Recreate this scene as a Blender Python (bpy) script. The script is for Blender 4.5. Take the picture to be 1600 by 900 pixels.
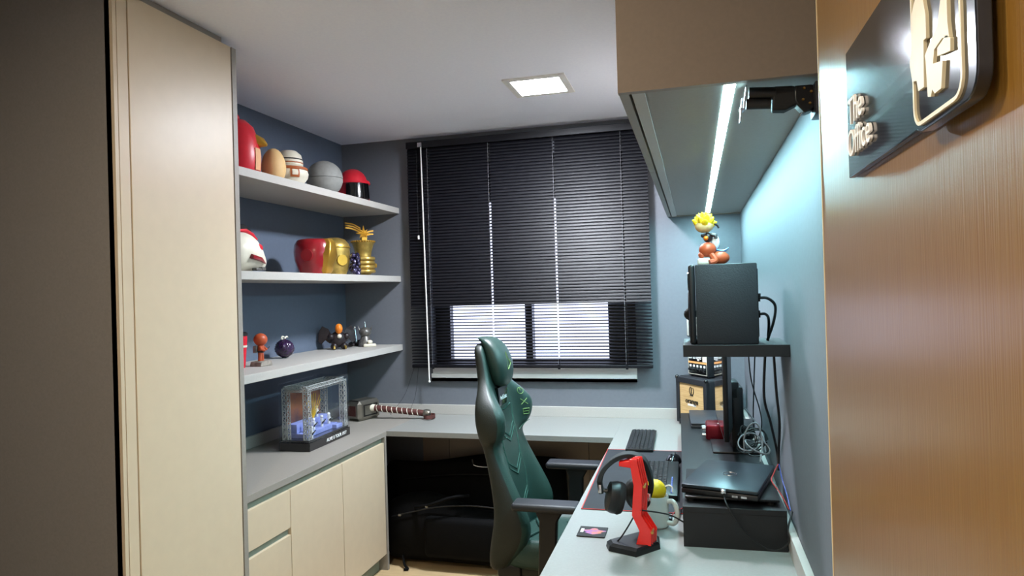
import bpy, bmesh, math, random
from mathutils import Vector, Matrix
random.seed(7)
S = bpy.context.scene
C = S.collection
for o in list(bpy.data.objects): bpy.data.objects.remove(o)

# ------------------------------------------------------------------ camera
F_PX, YAW, PITCH, ROLL, CAM_H = 1064.2, 15.024, 0.273, 1.592, 1.4937
def _basis():
    y, p, r = math.radians(YAW), math.radians(PITCH), math.radians(ROLL)
    fw = Vector((-math.sin(y)*math.cos(p), math.cos(y)*math.cos(p), math.sin(p)))
    rt = Vector((math.cos(y), math.sin(y), 0)); up = rt.cross(fw)
    return fw, rt*math.cos(r) - up*math.sin(r), up*math.cos(r) + rt*math.sin(r)
FW, RT, UP = _basis()
cd = bpy.data.cameras.new('camera'); cam = bpy.data.objects.new('camera', cd); C.objects.link(cam)
cam.matrix_world = Matrix(((RT.x, UP.x, -FW.x, 0), (RT.y, UP.y, -FW.y, 0), (RT.z, UP.z, -FW.z, CAM_H), (0, 0, 0, 1)))
cd.sensor_width = 36; cd.lens = 36*F_PX/1600; cd.clip_start = .02
S.camera = cam
def on(x, y, ax, v):
    """point on the plane ax = v that the photograph shows at pixel x, y"""
    r = FW + RT*((x-800)/F_PX) - UP*((y-450)/F_PX); o = Vector((0, 0, CAM_H)); i = 'XYZ'.index(ax)
    return o + r*((v-o[i])/r[i])

# ------------------------------------------------------------------ world, exposure
W = bpy.data.worlds.new('sky'); S.world = W; W.use_nodes = True
bg = W.node_tree.nodes['Background']; bg.inputs[0].default_value = (.70, .76, 1.0, 1); bg.inputs[1].default_value = 1.5
S.view_settings.view_transform = 'Standard'; S.view_settings.look = 'None'; S.view_settings.gamma = 1
S.view_settings.use_curve_mapping = False; S.view_settings.exposure = 1.17
LED_E, PANEL_E, WARM_W, HALL_W = 106.0, 215.0, 10.8, 15.0

# ------------------------------------------------------------------ materials
def lin(h):
    f = lambda c: c/12.92 if c <= .04045 else ((c+.055)/1.055)**2.4
    return tuple(f(int(h[i:i+2], 16)/255) for i in (0, 2, 4)) + (1,)
MATS = {}
def mat(name, hexc, rough=.5, metal=0., var=.06, scale=30., bump=0., stretch=(1, 1, 1), coat=0., spec=.5, hex2=None, trans=0., alpha=1., sheen=0., ior=1.45):
    m = bpy.data.materials.new(name); m.use_nodes = True; nt = m.node_tree; b = nt.nodes['Principled BSDF']
    tc = nt.nodes.new('ShaderNodeTexCoord'); mp = nt.nodes.new('ShaderNodeMapping'); nz = nt.nodes.new('ShaderNodeTexNoise'); rp = nt.nodes.new('ShaderNodeValToRGB')
    mp.inputs['Scale'].default_value = stretch; nz.inputs['Scale'].default_value = scale; nz.inputs['Detail'].default_value = 4
    c = lin(hexc); c2 = lin(hex2) if hex2 else tuple(min(1, x*(1+var)) for x in c[:3]) + (1,)
    c1 = c if hex2 else tuple(x*(1-var) for x in c[:3]) + (1,)
    rp.color_ramp.elements[0].color = c1; rp.color_ramp.elements[1].color = c2
    rp.color_ramp.elements[0].position = .3; rp.color_ramp.elements[1].position = .7
    L = nt.links.new
    L(tc.outputs['Object'], mp.inputs[0]); L(mp.outputs[0], nz.inputs['Vector']); L(nz.outputs[0], rp.inputs[0]); L(rp.outputs[0], b.inputs['Base Color'])
    b.inputs['Roughness'].default_value = rough; b.inputs['Metallic'].default_value = metal
    b.inputs['Coat Weight'].default_value = coat; b.inputs['Coat Roughness'].default_value = .22 if name == 'wood_door' else .03; b.inputs['Specular IOR Level'].default_value = spec
    b.inputs['Transmission Weight'].default_value = trans; b.inputs['Alpha'].default_value = alpha; b.inputs['IOR'].default_value = ior
    b.inputs['Sheen Weight'].default_value = sheen
    if bump:
        bp = nt.nodes.new('ShaderNodeBump'); bp.inputs['Strength'].default_value = bump; bp.inputs['Distance'].default_value = .004
        L(nz.outputs[0], bp.inputs['Height']); L(bp.outputs[0], b.inputs['Normal'])
    MATS[name] = m; return m
def emit(name, col, e):
    m = bpy.data.materials.new(name); m.use_nodes = True; b = m.node_tree.nodes['Principled BSDF']
    b.inputs['Base Color'].default_value = (.9, .9, .9, 1); b.inputs['Emission Color'].default_value = col + (1,); b.inputs['Emission Strength'].default_value = e
    MATS[name] = m; return m
mat('paint_grey', '676b72', .7, bump=.05, scale=60, var=.03)
mat('paint_bluelit', '5c6778', .7, bump=.05, scale=60, var=.03)  # left wall's paint, with bluish strip light mixed into its colour
mat('paint_white', 'f0f2ff', .85, var=.02, bump=.03, scale=80)
mat('floor_wood', 'c0a67e', .45, var=.08, scale=6, stretch=(1, 12, 1))
mat('mdf_grey', '8f8981', .5, var=.04, scale=140, bump=.04)
mat('mdf_light', 'aeaaa4', .5, var=.03, scale=140)
mat('desk_grey', '878783', .38, var=.04, scale=160, bump=.03)
mat('panel_dark', '837e7a', .6, var=.05, scale=160, bump=.05)
mat('cream', 'cbb99f', .42, var=.02, scale=20)
mat('groove', '8d978b', .5)
mat('gap', '15120f', .8)
mat('taupe', '82766a', .45, var=.03, scale=120)
mat('wood_door', '7a561f', .34, stretch=(60, 60, 1.2), scale=7, hex2='876730', coat=.35, bump=.08, spec=.7)
mat('door_edge', 'cdbb95', .5)
mat('black_plastic', '101012', .38, var=.1)
mat('black_matte', '151516', .75, var=.1, scale=200, bump=.1)
mat('black_wood', '0e0e11', .45, var=.12, scale=40, stretch=(6, 1, 6), bump=.04)
mat('vinyl_black', '1a1b20', .62, var=.08, scale=300, bump=.25)
mat('arm_pad', '202125', .5, var=.1, scale=200, bump=.1)
mat('black_gloss', '08080a', .12, coat=.5)
mat('nylon', '050506', .8, var=.2, scale=220, bump=.3, spec=.15)
mat('slat', '0c0c12', .46, var=.04, scale=10, spec=.35)
mat('chrome', 'c8c8cc', .22, 1.)
mat('steel', '8e8a80', .38, .9, var=.2, scale=18, bump=.15)
mat('truss_metal', 'bdbcb4', .4, .3)
mat('brass', 'c79b55', .3, 1.)
mat('white_plastic', 'e8e6e2', .4, var=.02)
mat('marble', 'f2f0f0', .35, var=.03, scale=8)
mat('frame_black', '0d0d10', .4)
mat('leather', '253d37', .42, var=.06, scale=260, bump=.22)
mat('leather_shaded', '20241f', .55, var=.08, scale=220, bump=.2)  # same leather, darkened for the shade on the chair's sides and back
mat('stitch', '4f7064', .8, spec=.1)
mat('leather_seam', '2d4a42', .85, spec=.1)
mat('stitch_green', '6f8f50', .6)
mat('red_plastic', 'cc2030', .35)
mat('red_acrylic', 'e01c16', .16, coat=.4, spec=.6)
mat('red_metal', '6c0f1e', .3, .6)
mat('maroon', '8c1620', .28, coat=.5)
mat('gold', 'c99a3e', .3, .75, var=.12, scale=14)
mat('gold_paint', 'dca83c', .4, .15, var=.1, scale=20)
mat('gold_pale', 'b79a52', .38, .7, var=.2, scale=50, bump=.15)
mat('yellow', 'f0c81c', .5)
mat('tan_egg', 'd9b57e', .6, var=.05, scale=12)
mat('tan', 'd8a377', .6)
mat('bone', 'd9d2c0', .45)
mat('orange_brown', 'a2562c', .5)
mat('grey_ball', '8e8e8a', .6, var=.1, scale=40, bump=.15)
mat('brown_clay', 'ad4a26', .45, var=.1, scale=30)
mat('blue_toy', '3f7fc4', .4)
mat('purple', '2c1738', .25, var=.5, scale=90, bump=.5, coat=.4)
mat('violet_crystal', '2a2446', .15, .3, var=.6, scale=70, bump=.6, coat=.5)
mat('dark_toy', '221a1c', .4, var=.3, scale=60, bump=.3)
mat('orange_toy', 'e07a1e', .4, var=.3, scale=40)
mat('grey_toy', '6c6a66', .35, .5, var=.35, scale=60, bump=.3)
mat('stone', '8a8177', .8, var=.3, scale=60, bump=.6)
mat('leather_brown', '532c27', .6, var=.2, scale=90, bump=.3)
mat('grille', 'd2b07c', .8, hex2='b48f5c', scale=9, stretch=(1, 1, 30), bump=.4)
mat('orange_strip', 'dd9a5c', .5)
mat('mat_black', '202227', .85, var=.15, scale=14)
mat('mat_red', 'b8332c', .8)
mat('key', '1e1f22', .5)
mat('key_red_lit', 'b23a48', .4); mat('key_blue_lit', '5a6cb0', .4)  # key lighting put into the red and blue key colours
mat('mug', 'c9cbc4', .25, var=.02)
mat('laptop', '2a333a', .35, .5, var=.08, scale=90)
mat('laptop_grey', '3a3b40', .4, .4)
mat('cable_black', '0b0b0c', .5); mat('cable_grey', '85858a', .5); mat('cable_red', 'a02a26', .5); mat('cable_white', 'dcdcd6', .5); mat('cable_blue', '2c4fa8', .5)
mat('print_violet', '5b3aa0', .5, hex2='c46a3a', scale=60)
mat('stage_bluelit', '6a78b4', .5, hex2='9aa4d8', scale=14)  # stage colour with the blue stage lighting put in
mat('backdrop', '3a3a4a', .6, hex2='b06a3c', scale=9)
mat('sign_black', '1c2026', .16, coat=.4)
mat('sign_cream', 'd9cfae', .45)
mat('white_ink', 'eeeeee', .5); mat('dark_ink', '17130f', .6)
mat('screen', '17181c', .08, coat=.6)
def thin_clear(name, gl):
    m = bpy.data.materials.new(name); m.use_nodes = True; nt = m.node_tree; nt.nodes.remove(nt.nodes['Principled BSDF'])
    tr, gs, mx, lw = (nt.nodes.new('ShaderNode'+k) for k in ('BsdfTransparent', 'BsdfGlossy', 'MixShader', 'LayerWeight'))
    tr.inputs[0].default_value = (.97, .98, 1, 1); gs.inputs['Roughness'].default_value = .03; lw.inputs[0].default_value = .5; pw_ = nt.nodes.new('ShaderNodeMath'); pw_.operation = 'POWER'; pw_.inputs[1].default_value = 3; ml = nt.nodes.new('ShaderNodeMath'); ml.operation = 'MULTIPLY_ADD'; ml.inputs[1].default_value = gl; ml.inputs[2].default_value = .03
    nt.links.new(lw.outputs['Facing'], pw_.inputs[0]); nt.links.new(pw_.outputs[0], ml.inputs[0])
    nt.links.new(ml.outputs[0], mx.inputs[0]); nt.links.new(tr.outputs[0], mx.inputs[1]); nt.links.new(gs.outputs[0], mx.inputs[2])
    nt.links.new(mx.outputs[0], nt.nodes['Material Output'].inputs[0]); MATS[name] = m
thin_clear('acrylic', .16); thin_clear('glass', .5)
emit('led', (.50, .92, 1.0), LED_E); emit('panel_light', (.86, .91, 1.0), PANEL_E)
emit('warm_light', (1., .80, .54), 1.0)

# ------------------------------------------------------------------ mesh helpers
class MB:
    def __init__(s): s.v = []; s.f = []; s.mi = []
    def add(s, vs, fs, mi=0):
        n = len(s.v); s.v += [tuple(v) for v in vs]; s.f += [tuple(i+n for i in f) for f in fs]; s.mi += [mi]*len(fs); return s
    def box(s, x0, x1, y0, y1, z0, z1, mi=0):
        return s.add([(x, y, z) for z in (z0, z1) for x, y in ((x0, y0), (x1, y0), (x1, y1), (x0, y1))],
                     [(3, 2, 1, 0), (4, 5, 6, 7), (0, 1, 5, 4), (1, 2, 6, 5), (2, 3, 7, 6), (3, 0, 4, 7)], mi)
    def rbox(s, x0, x1, y0, y1, z0, z1, r, seg=3, mi=0):
        bm = bmesh.new(); bmesh.ops.create_cube(bm, size=1)
        for v in bm.verts: v.co = Vector(((x0+x1)/2+v.co.x*(x1-x0), (y0+y1)/2+v.co.y*(y1-y0), (z0+z1)/2+v.co.z*(z1-z0)))
        bmesh.ops.bevel(bm, geom=bm.edges[:], offset=r, segments=seg, profile=.5, affect='EDGES')
        return s.bm(bm, mi)
    def bm(s, bm, mi=0):
        bm.verts.index_update(); s.add([v.co.copy() for v in bm.verts], [[v.index for v in f.verts] for f in bm.faces], mi); bm.free(); return s
    def ball(s, c, r, n=20, k=12, mi=0, squash=(1, 1, 1)):
        pr = [(r*math.sin(math.pi*i/k), -r*math.cos(math.pi*i/k)) for i in range(k+1)]
        m = MB().lathe(pr, n); s.add([(c[0]+x*squash[0], c[1]+y*squash[1], c[2]+z*squash[2]) for x, y, z in m.v], m.f, mi); return s
    def lathe(s, prof, n=24, c=(0, 0, 0), mi=0):
        vs, fs, idx = [], [], []
        for r, z in prof:
            if r < 1e-6: idx.append([len(vs)]*n); vs.append((c[0], c[1], c[2]+z))
            else:
                idx.append([len(vs)+i for i in range(n)]); vs += [(c[0]+r*math.cos(2*math.pi*i/n), c[1]+r*math.sin(2*math.pi*i/n), c[2]+z) for i in range(n)]
        for a, b in zip(idx, idx[1:]):
            for i in range(n):
                q = [a[i], a[(i+1) % n], b[(i+1) % n], b[i]]; u = []
                for t in q:
                    if t not in u: u.append(t)
                if len(u) > 2: fs.append(u)
        if prof[0][0] > 1e-6: fs.append(idx[0][::-1])
        if prof[-1][0] > 1e-6: fs.append(idx[-1])
        return s.add(vs, fs, mi)
    def tube(s, pts, r, n=8, mi=0, cap=True):
        pts = [Vector(p) for p in pts]; N = len(pts); rr = r if isinstance(r, (list, tuple)) else [r]*N
        vs, fs = [], []; t0 = (pts[1]-pts[0]).normalized(); nn = t0.orthogonal().normalized()
        for i, p in enumerate(pts):
            t = (pts[min(i+1, N-1)]-pts[max(i-1, 0)]).normalized(); nn = (nn - t*nn.dot(t))
            nn = nn.normalized() if nn.length > 1e-6 else t.orthogonal().normalized(); b = t.cross(nn)
            vs += [p + (nn*math.cos(2*math.pi*k/n)+b*math.sin(2*math.pi*k/n))*rr[i] for k in range(n)]
        for i in range(N-1):
            for k in range(n): fs.append((i*n+k, i*n+(k+1) % n, (i+1)*n+(k+1) % n, (i+1)*n+k))
        if cap: fs += [tuple(range(n))[::-1], tuple((N-1)*n+k for k in range(n))]
        return s.add(vs, fs, mi)
    def prism(s, poly, d0, d1, axis='Y', mi=0):
        n = len(poly); mk = {'Y': lambda a, b, d: (a, d, b), 'X': lambda a, b, d: (d, a, b), 'Z': lambda a, b, d: (a, b, d)}[axis]
        vs = [mk(a, b, d0) for a, b in poly] + [mk(a, b, d1) for a, b in poly]
        return s.add(vs, [tuple(range(n))[::-1], tuple(range(n, 2*n))] + [(i, (i+1) % n, n+(i+1) % n, n+i) for i in range(n)], mi)
    def loft(s, rings, mi=0, cap=True):
        n = len(rings[0]); vs = [p for r in rings for p in r]; fs = []
        for i in range(len(rings)-1):
            for k in range(n): fs.append((i*n+k, i*n+(k+1) % n, (i+1)*n+(k+1) % n, (i+1)*n+k))
        if cap: fs += [tuple(range(n))[::-1], tuple((len(rings)-1)*n+k for k in range(n))]
        return s.add(vs, fs, mi)
    def xf(s, M): s.v = [tuple(M @ Vector(v)) for v in s.v]; return s
def smooth(pts, k=6):
    P = [Vector(p) for p in pts]; P = [P[0]*2-P[1]] + P + [P[-1]*2-P[-2]]; out = []
    for i in range(1, len(P)-2):
        a, b, c, d = P[i-1:i+3]
        for j in range(k):
            t = j/k; out.append(.5*((2*b)+(c-a)*t+(2*a-5*b+4*c-d)*t*t+(3*b-a-3*c+d)*t**3))
    return out + [P[-2]]
def obj(name, mb, mats, parent=None, sm=True, sub=0, bevel=0, angle=35, loc=None, rz=0):
    me = bpy.data.meshes.new(name)
    bm = bmesh.new(); vs = [bm.verts.new(v) for v in mb.v]
    for f, mi in zip(mb.f, mb.mi):
        try: fc = bm.faces.new([vs[i] for i in f]); fc.material_index = mi
        except ValueError: pass
    bmesh.ops.recalc_face_normals(bm, faces=bm.faces[:]); bm.to_mesh(me); bm.free()
    for k in ([mats] if isinstance(mats, str) else mats): me.materials.append(MATS[k])
    o = bpy.data.objects.new(name, me); C.objects.link(o); o.parent = parent
    if loc is not None: o.location = loc
    o.rotation_euler.z = rz
    if bevel:
        b = o.modifiers.new('bevel', 'BEVEL'); b.width = bevel; b.segments = 2; b.limit_method = 'ANGLE'; b.angle_limit = math.radians(40)
    if sub: q = o.modifiers.new('sub', 'SUBSURF'); q.levels = sub; q.render_levels = sub
    if sm: me.shade_smooth() if sub else me.set_sharp_from_angle(angle=math.radians(angle))
    return o
def thing(name, label, cat, loc=(0, 0, 0), rz=0, group=None):
    o = bpy.data.objects.new(name, None); C.objects.link(o); o.location = loc; o.rotation_euler.z = rz; o.empty_display_size = .05
    return tag(o, label, cat, group)
def tag(o, label, cat, group=None):
    o['label'] = label; o['category'] = cat
    if group: o['group'] = group
    return o
def struct(name, mb, m, parent=None, **k):
    o = obj(name, mb, m, parent, **k)
    if parent is None: o['kind'] = 'structure'
    return o
def text(name, s, size, m, parent, M, depth=.001):
    cu = bpy.data.curves.new(name, 'FONT'); cu.body = s; cu.size = size; cu.extrude = depth; cu.align_x = 'CENTER'; cu.align_y = 'CENTER'
    t = bpy.data.objects.new(name, cu); C.objects.link(t); dg = bpy.context.evaluated_depsgraph_get(); dg.update()
    me = bpy.data.meshes.new_from_object(t.evaluated_get(dg)); bpy.data.objects.remove(t)
    me.transform(M); me.materials.clear(); me.materials.append(MATS[m])
    o = bpy.data.objects.new(name, me); C.objects.link(o); o.parent = parent; return o
def frame(origin, xd, zd):
    """matrix whose x axis runs along xd and y axis along zd"""
    x = Vector(xd).normalized(); y = Vector(zd); y = (y-x*y.dot(x)).normalized(); z = x.cross(y); o = Vector(origin)
    return Matrix(((x.x, y.x, z.x, o.x), (x.y, y.y, z.y, o.y), (x.z, y.z, z.z, o.z), (0, 0, 0, 1)))

# ------------------------------------------------------------------ room shell
XL, XR, D, H, ZD = -2.169, .252, 3.949, 2.464, .75
WX0, WX1, WZ0, WZ1 = -1.582, -.332, .955, 2.30
YF = .10
struct('floor', MB().box(-2.6, .6, -1.7, 4.15, -.1, 0), 'floor_wood')
struct('ceiling', MB().box(-2.4, .5, -1.7, 4.15, H, H+.1), 'paint_white')
struct('wall_left', MB().box(XL-.12, XL, -.02, 4.1, 0, H), 'paint_bluelit')
struct('wall_right', MB().box(XR, XR+.12, -.02, 4.1, 0, H), 'paint_grey')
struct('wall_back', MB().box(XL, WX0, D, D+.15, 0, H).box(WX1, XR, D, D+.15, 0, H).box(WX0, WX1, D, D+.15, 0, WZ0).box(WX0, WX1, D, D+.15, WZ1, H), 'paint_grey')
struct('wall_front', MB().box(XL, -.68, YF-.12, YF, 0, H).box(.215, XR, YF-.12, YF, 0, H).box(-.68, .215, YF-.12, YF, 2.12, H), 'paint_grey')
struct('wall_hallway', MB().box(-2.4, .5, -1.72, -1.6, 0, H).box(-2.5, -2.4, -1.72, -.02, 0, H).box(.5, .6, -1.72, -.02, 0, H), 'paint_white')
struct('trim_1', MB().box(-.72, -.68, YF-.14, YF+.02, 0, 2.16).box(.215, .252, YF-.14, YF+.02, 0, 2.16).box(-.68, .215, YF-.14, YF+.02, 2.12, 2.16), 'wood_door')

# window
w = bpy.data.objects.new('window_1', None); C.objects.link(w); w.location = (0, 0, 0); w['kind'] = 'structure'
GX0, GX1, GZ0, GZ1, MX = -1.485, -.498, 1.08, 2.05, -.979
fr = MB().box(WX0, GX0, 4.02, 4.08, 1.0, WZ1).box(GX1, WX1, 4.02, 4.08, 1.0, WZ1).box(GX0, GX1, 4.02, 4.08, 1.0, GZ0).box(GX0, GX1, 4.02, 4.08, GZ1, WZ1).box(MX-.022, MX+.022, 4.015, 4.085, GZ0, GZ1)
obj('window_frame', fr, 'frame_black', w)
for a, b in ((GX0, MX-.022), (MX+.022, GX1)): obj('pane', MB().box(a, b, 4.045, 4.049, GZ0, GZ1), 'glass', w)
obj('sill', MB().box(WX0, WX1, 3.925, 4.09, .955, .975).box(WX0, WX1, 3.925, 3.955, .955, 1.0).box(WX0, WX1, 3.95, 4.02, .975, 1.04), 'marble', w)

# ------------------------------------------------------------------ door leaf with its sign
DX = .158
d = bpy.data.objects.new('door_1', None); C.objects.link(d); d.location = (DX, .13, 0); d['kind'] = 'structure'
obj('door_leaf', MB().box(0, .036, 0, .80, .01, 2.10), 'wood_door', d)
obj('door_lipping', MB().box(-.0005, .0365, .797, .802, .01, 2.10), 'door_edge', d)
for z in (.25, 1.05, 1.85): obj('hinge', MB().tube([(.036, -.006, z-.05), (.036, -.006, z+.05)], .007), 'chrome', d)

sg = thing('door_sign', 'black plaque with raised cream lettering and figure emblem on the wooden door', 'sign', (DX, .6, 1.6))
def sp(y, z): return (y-.6, z-1.6)
obj('plate', MB().prism([sp(.745, 1.597), sp(.47, 1.597), sp(.47, 1.722), sp(.745, 1.722)], -.006, 0, 'X'), 'sign_black', sg, bevel=.001)
def rrect(y0, y1, z0, z1, r, n=5):
    P = []
    for cy, cz, a in ((y1-r, z1-r, 0), (y0+r, z1-r, 90), (y0+r, z0+r, 180), (y1-r, z0+r, 270)):
        P += [(cy+r*math.cos(math.radians(a+90*i/n)), cz+r*math.sin(math.radians(a+90*i/n))) for i in range(n+1)]
    return [sp(*p) for p in P]
em = obj('emblem_board', MB().prism(rrect(.405, .513, 1.590, 1.80, .016), -.013, -.005, 'X'), 'sign_black', sg, bevel=.001)
o_, i_ = rrect(.421, .507, 1.5935, 1.787, .013), rrect(.4235, .5045, 1.596, 1.7845, .0105)
n = len(o_); fm = MB().add([(-.0145, *p) for p in o_]+[(-.0145, *p) for p in i_]+[(-.0128, *p) for p in o_]+[(-.0128, *p) for p in i_],
    [(k, (k+1) % n, n+(k+1) % n, n+k) for k in range(n)]+[(k, (k+1) % n, 2*n+(k+1) % n, 2*n+k) for k in range(n)]+[(n+k, n+(k+1) % n, 3*n+(k+1) % n, 3*n+k) for k in range(n)])
obj('emblem_border', fm, 'sign_cream', em)
def fig(zp):
    P = [on(1260+x/3, y/3, 'X', DX-.0165) for x, y in zp]
    obj('emblem_figure', MB().prism([sp(p.y, p.z) for p in P], -.0150, -.0128, 'X'), 'sign_cream', em)
# two stylised figures, one standing and one stepping with a case
fig([(484, 385), (472, 300), (480, 240), (480, 70), (500, -20), (530, -20), (545, 70), (548, 180), (536, 190), (538, 410), (512, 428), (504, 380)])
fig([(556, 455), (546, 290), (542, 262), (570, 190), (600, 120), (618, -40), (642, -40), (646, 100), (655, 175), (622, 180), (585, 235), (580, 300), (625, 285), (618, 415), (588, 440), (576, 420), (570, 455)])
fig([(600, 265), (600, 225), (640, 165), (660, 180), (660, 240)])
for yy in (.487, .453): obj('emblem_figure', MB().ball((-.0138, yy-.6, 1.722-1.6), .009, 14, 8, squash=(.25, 1, 1)), 'sign_cream', em)
for s_, z, sz, yy in (('The', 1.656, .036, .700), ('Office', 1.626, .036, .690)):
    t = text('lettering', s_, sz, 'white_ink', sg, frame((-.0078, yy-.6, z-1.6), (0, -1, 0), (0, 0, 1)), .0012)

# ------------------------------------------------------------------ wardrobe
KX = -1.648
WY0, WY1 = 1.66, 2.19
wd = thing('wardrobe', 'tall cream-fronted wardrobe with dark grey side reaching the ceiling', 'wardrobe', (-1.9, 1.92, 0))
def wl(x0, x1, y0, y1, z0, z1): return MB().box(x0+1.9, x1+1.9, y0-1.92, y1-1.92, z0, z1)
obj('side_panel', wl(XL+.002, KX-.012, WY0-.012, WY0+.012, .0, 2.46), 'panel_dark', wd)
obj('stile', wl(KX-.03, KX-.001, WY0-.012, WY0+.001, 0, 2.44), 'cream', wd)
obj('body', wl(XL+.002, KX-.024, WY0+.012, WY1, 0, 2.425), 'mdf_grey', wd)
obj('stile', wl(KX-.022, KX, WY0+.003, WY0+.040, .0, 2.432), 'cream', wd)
obj('door', wl(KX-.022, KX, WY0+.046, WY1-.006, .08, 2.434), 'cream', wd, bevel=.001)
obj('plinth', wl(KX-.04, KX-.024, WY0+.04, WY1, 0, .08), 'mdf_grey', wd)
obj('side_panel', wl(XL+.002, KX+.002, WY1-.002, WY1+.022, 0, 2.434), 'mdf_grey', wd)
obj('top_filler', wl(KX-.05, KX-.02, WY0, WY1-.03, 2.425, H-.001), 'mdf_grey', wd)

# ------------------------------------------------------------------ base cabinet, worktop, shelves
DYF = 3.409
bc = thing('base_cabinet', 'low cream-fronted cabinet with two drawers and two doors under the grey worktop', 'cabinet', (-1.9, 2.8, 0))
def bl(x0, x1, y0, y1, z0, z1): return MB().box(x0+1.9, x1+1.9, y0-2.8, y1-2.8, z0, z1)
CY0 = WY1+.023
obj('body', bl(XL+.002, KX-.03, CY0, 3.385, .085, .721), 'mdf_grey', bc)
obj('handle_groove', bl(KX-.03, KX-.018, CY0, 3.385, .672, .721), 'groove', bc)
obj('plinth', bl(XL+.1, KX-.05, CY0, 3.385, 0, .085), 'groove', bc)
obj('side_panel', bl(XL+.002, KX-.001, 3.387, DYF-.001, 0, .7215), 'mdf_grey', bc)
for a, b, z0, z1, nm in ((CY0+.002, 2.497, .536, .692, 'drawer'), (CY0+.002, 2.497, .09, .507, 'drawer'), (2.501, 2.931, .09, .692, 'door'), (2.935, 3.384, .09, .692, 'door')):
    obj(nm, bl(KX-.022, KX-.004, a, b, z0, z1), 'cream', bc, bevel=.001)
obj('handle_groove', bl(KX-.03, KX-.018, CY0, 2.497, .507, .536), 'groove', bc)

wt = thing('worktop', 'long grey U-shaped worktop running along three walls', 'worktop', (-.9, 3.6, .722))
def tl(x0, x1, y0, y1, z0, z1): return MB().box(x0+.9, x1+.9, y0-3.6, y1-3.6, z0-.722, z1-.722)
XD = -.412
obj('cabinet_top', tl(XL+.001, KX, CY0, D-.001, .722, ZD), 'mdf_grey', wt, bevel=.001)
obj('window_top', tl(KX, XD, DYF, D-.001, .722, ZD), 'desk_grey', wt, bevel=.0008)
obj('desk_top', tl(XD, XR-.001, 1.25, D-.001, .722, ZD), 'desk_grey', wt, bevel=.001)
struct('trim_2', MB().box(XL+.02, XR-.02, D-.02, D-.0005, ZD, .808), 'mdf_light', bevel=.001)
struct('trim_3', MB().box(XL+.0005, XL+.02, CY0, D-.0005, ZD, .808), 'mdf_light', bevel=.001)
struct('trim_4', MB().box(XR-.02, XR-.0005, 1.25, D-.0005, ZD, .808), 'mdf_light', bevel=.001)
obj('desk_support', tl(XD+.04, XR-.002, 1.255, 1.28, .0, .722), 'mdf_grey', wt)
for a, b in ((-1.646, -1.475), (-1.472, -.62), (-.617, .24)): obj('modesty_panel', tl(a, b, D-.035, D-.002, 0, .722), 'taupe', wt)

for z, wh in ((2.035, 'topmost floating shelf holding the red bird and grey ball'), (1.608, 'middle floating shelf holding the gold goblet and red helmet'), (1.180, 'lowest floating shelf holding the dark purple ball')):
    tag(obj('wall_shelf', MB().box(-.1945, .1945, -.866, .866, -.036, 0), 'mdf_light', loc=(-1.9735, 3.081, z), bevel=.001), 'thick light grey '+wh, 'shelf', 'floating wall shelves')

# ------------------------------------------------------------------ upper cabinet with the light strip
ZC, CX, CY = 1.8866, -.139, 1.382
uc = thing('wall_cabinet', 'grey wall cabinet hung up to the ceiling above the desk', 'cabinet', (.05, 2.66, ZC))
def ul(x0, x1, y0, y1, z0, z1): return MB().box(x0-.05, x1-.05, y0-2.66, y1-2.66, z0-ZC, z1-ZC)
obj('end_panel', ul(CX, XR-.001, CY, CY+.018, ZC, H-.001), 'taupe', uc)  # same grey board as the doors; warm hall light put into its taupe
obj('front_rail', ul(CX+.026, CX+.052, CY+.018, D-.03, ZC, ZC+.08), 'mdf_light', uc)
obj('end_panel', ul(CX+.02, XR-.001, D-.03, D-.002, ZC, H-.001), 'taupe', uc)
obj('bottom_panel', ul(CX+.052, XR-.001, CY+.018, D-.03, ZC+.004, ZC+.022), 'mdf_grey', uc)
obj('back_panel', ul(XR-.02, XR-.002, CY+.018, D-.03, ZC+.022, H-.001), 'mdf_grey', uc)
obj('top_panel', ul(CX+.026, XR-.02, CY+.018, D-.03, H-.02, H-.001), 'mdf_grey', uc)
for a, b in ((CY+.019, 2.385), (2.389, 3.17), (3.174, D-.004)): obj('door', ul(CX, CX+.020, a, b, ZC+.002, H-.003), 'mdf_grey', uc, bevel=.001)
ls = thing('light_strip', 'slim white light strip glowing under the wall cabinet', 'light', (.078, 2.62, ZC+.004))
obj('diffuser', MB().box(-.0105, .0105, -1.213, 1.213, -.0006, .006), 'led', ls)
obj('end_cap', MB().box(-.012, .012, -1.217, -1.213, -.001, .006), 'white_plastic', ls); obj('end_cap', MB().box(-.012, .012, 1.213, 1.217, -.001, .006), 'white_plastic', ls)

# ------------------------------------------------------------------ ceiling lights
def panel(x, y, sz, em_, label):
    t = thing('ceiling_light', label, 'light', (x, y, H)); r, q = sz/2, sz/2-.032
    f = MB()
    for a in ((-r, r, -r, -q), (-r, r, q, r), (-r, -q, -q, q), (q, r, -q, q)): f.box(*a, -.008, .0)
    obj('frame', f, 'white_plastic', t); obj('diffuser', MB().box(-q, q, -q, q, -.005, -.0005), em_, t); return t
panel(-.683, 3.147, .29, 'panel_light', 'square white recessed ceiling panel light, lit, near the window')
pw = panel(-.90, .52, .20, 'warm_light', 'assumed small warm ceiling light near the doorway, out of view')  # assumed unseen lamp, placed to warm the wardrobe and its side panel
def area(name, loc, size, watts, col, parent):
    l = bpy.data.lights.new(name, 'AREA'); l.size = size; l.energy = watts; l.color = col; o = bpy.data.objects.new(name, l); C.objects.link(o); o.location = loc; o.parent = parent; return o
area('lamp_glow', (0, 0, -.012), .13, WARM_W, (1., .84, .62), pw)
ph = panel(-.7, -.85, .29, 'warm_light', 'warm ceiling light in the hallway behind the doorway')
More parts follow.
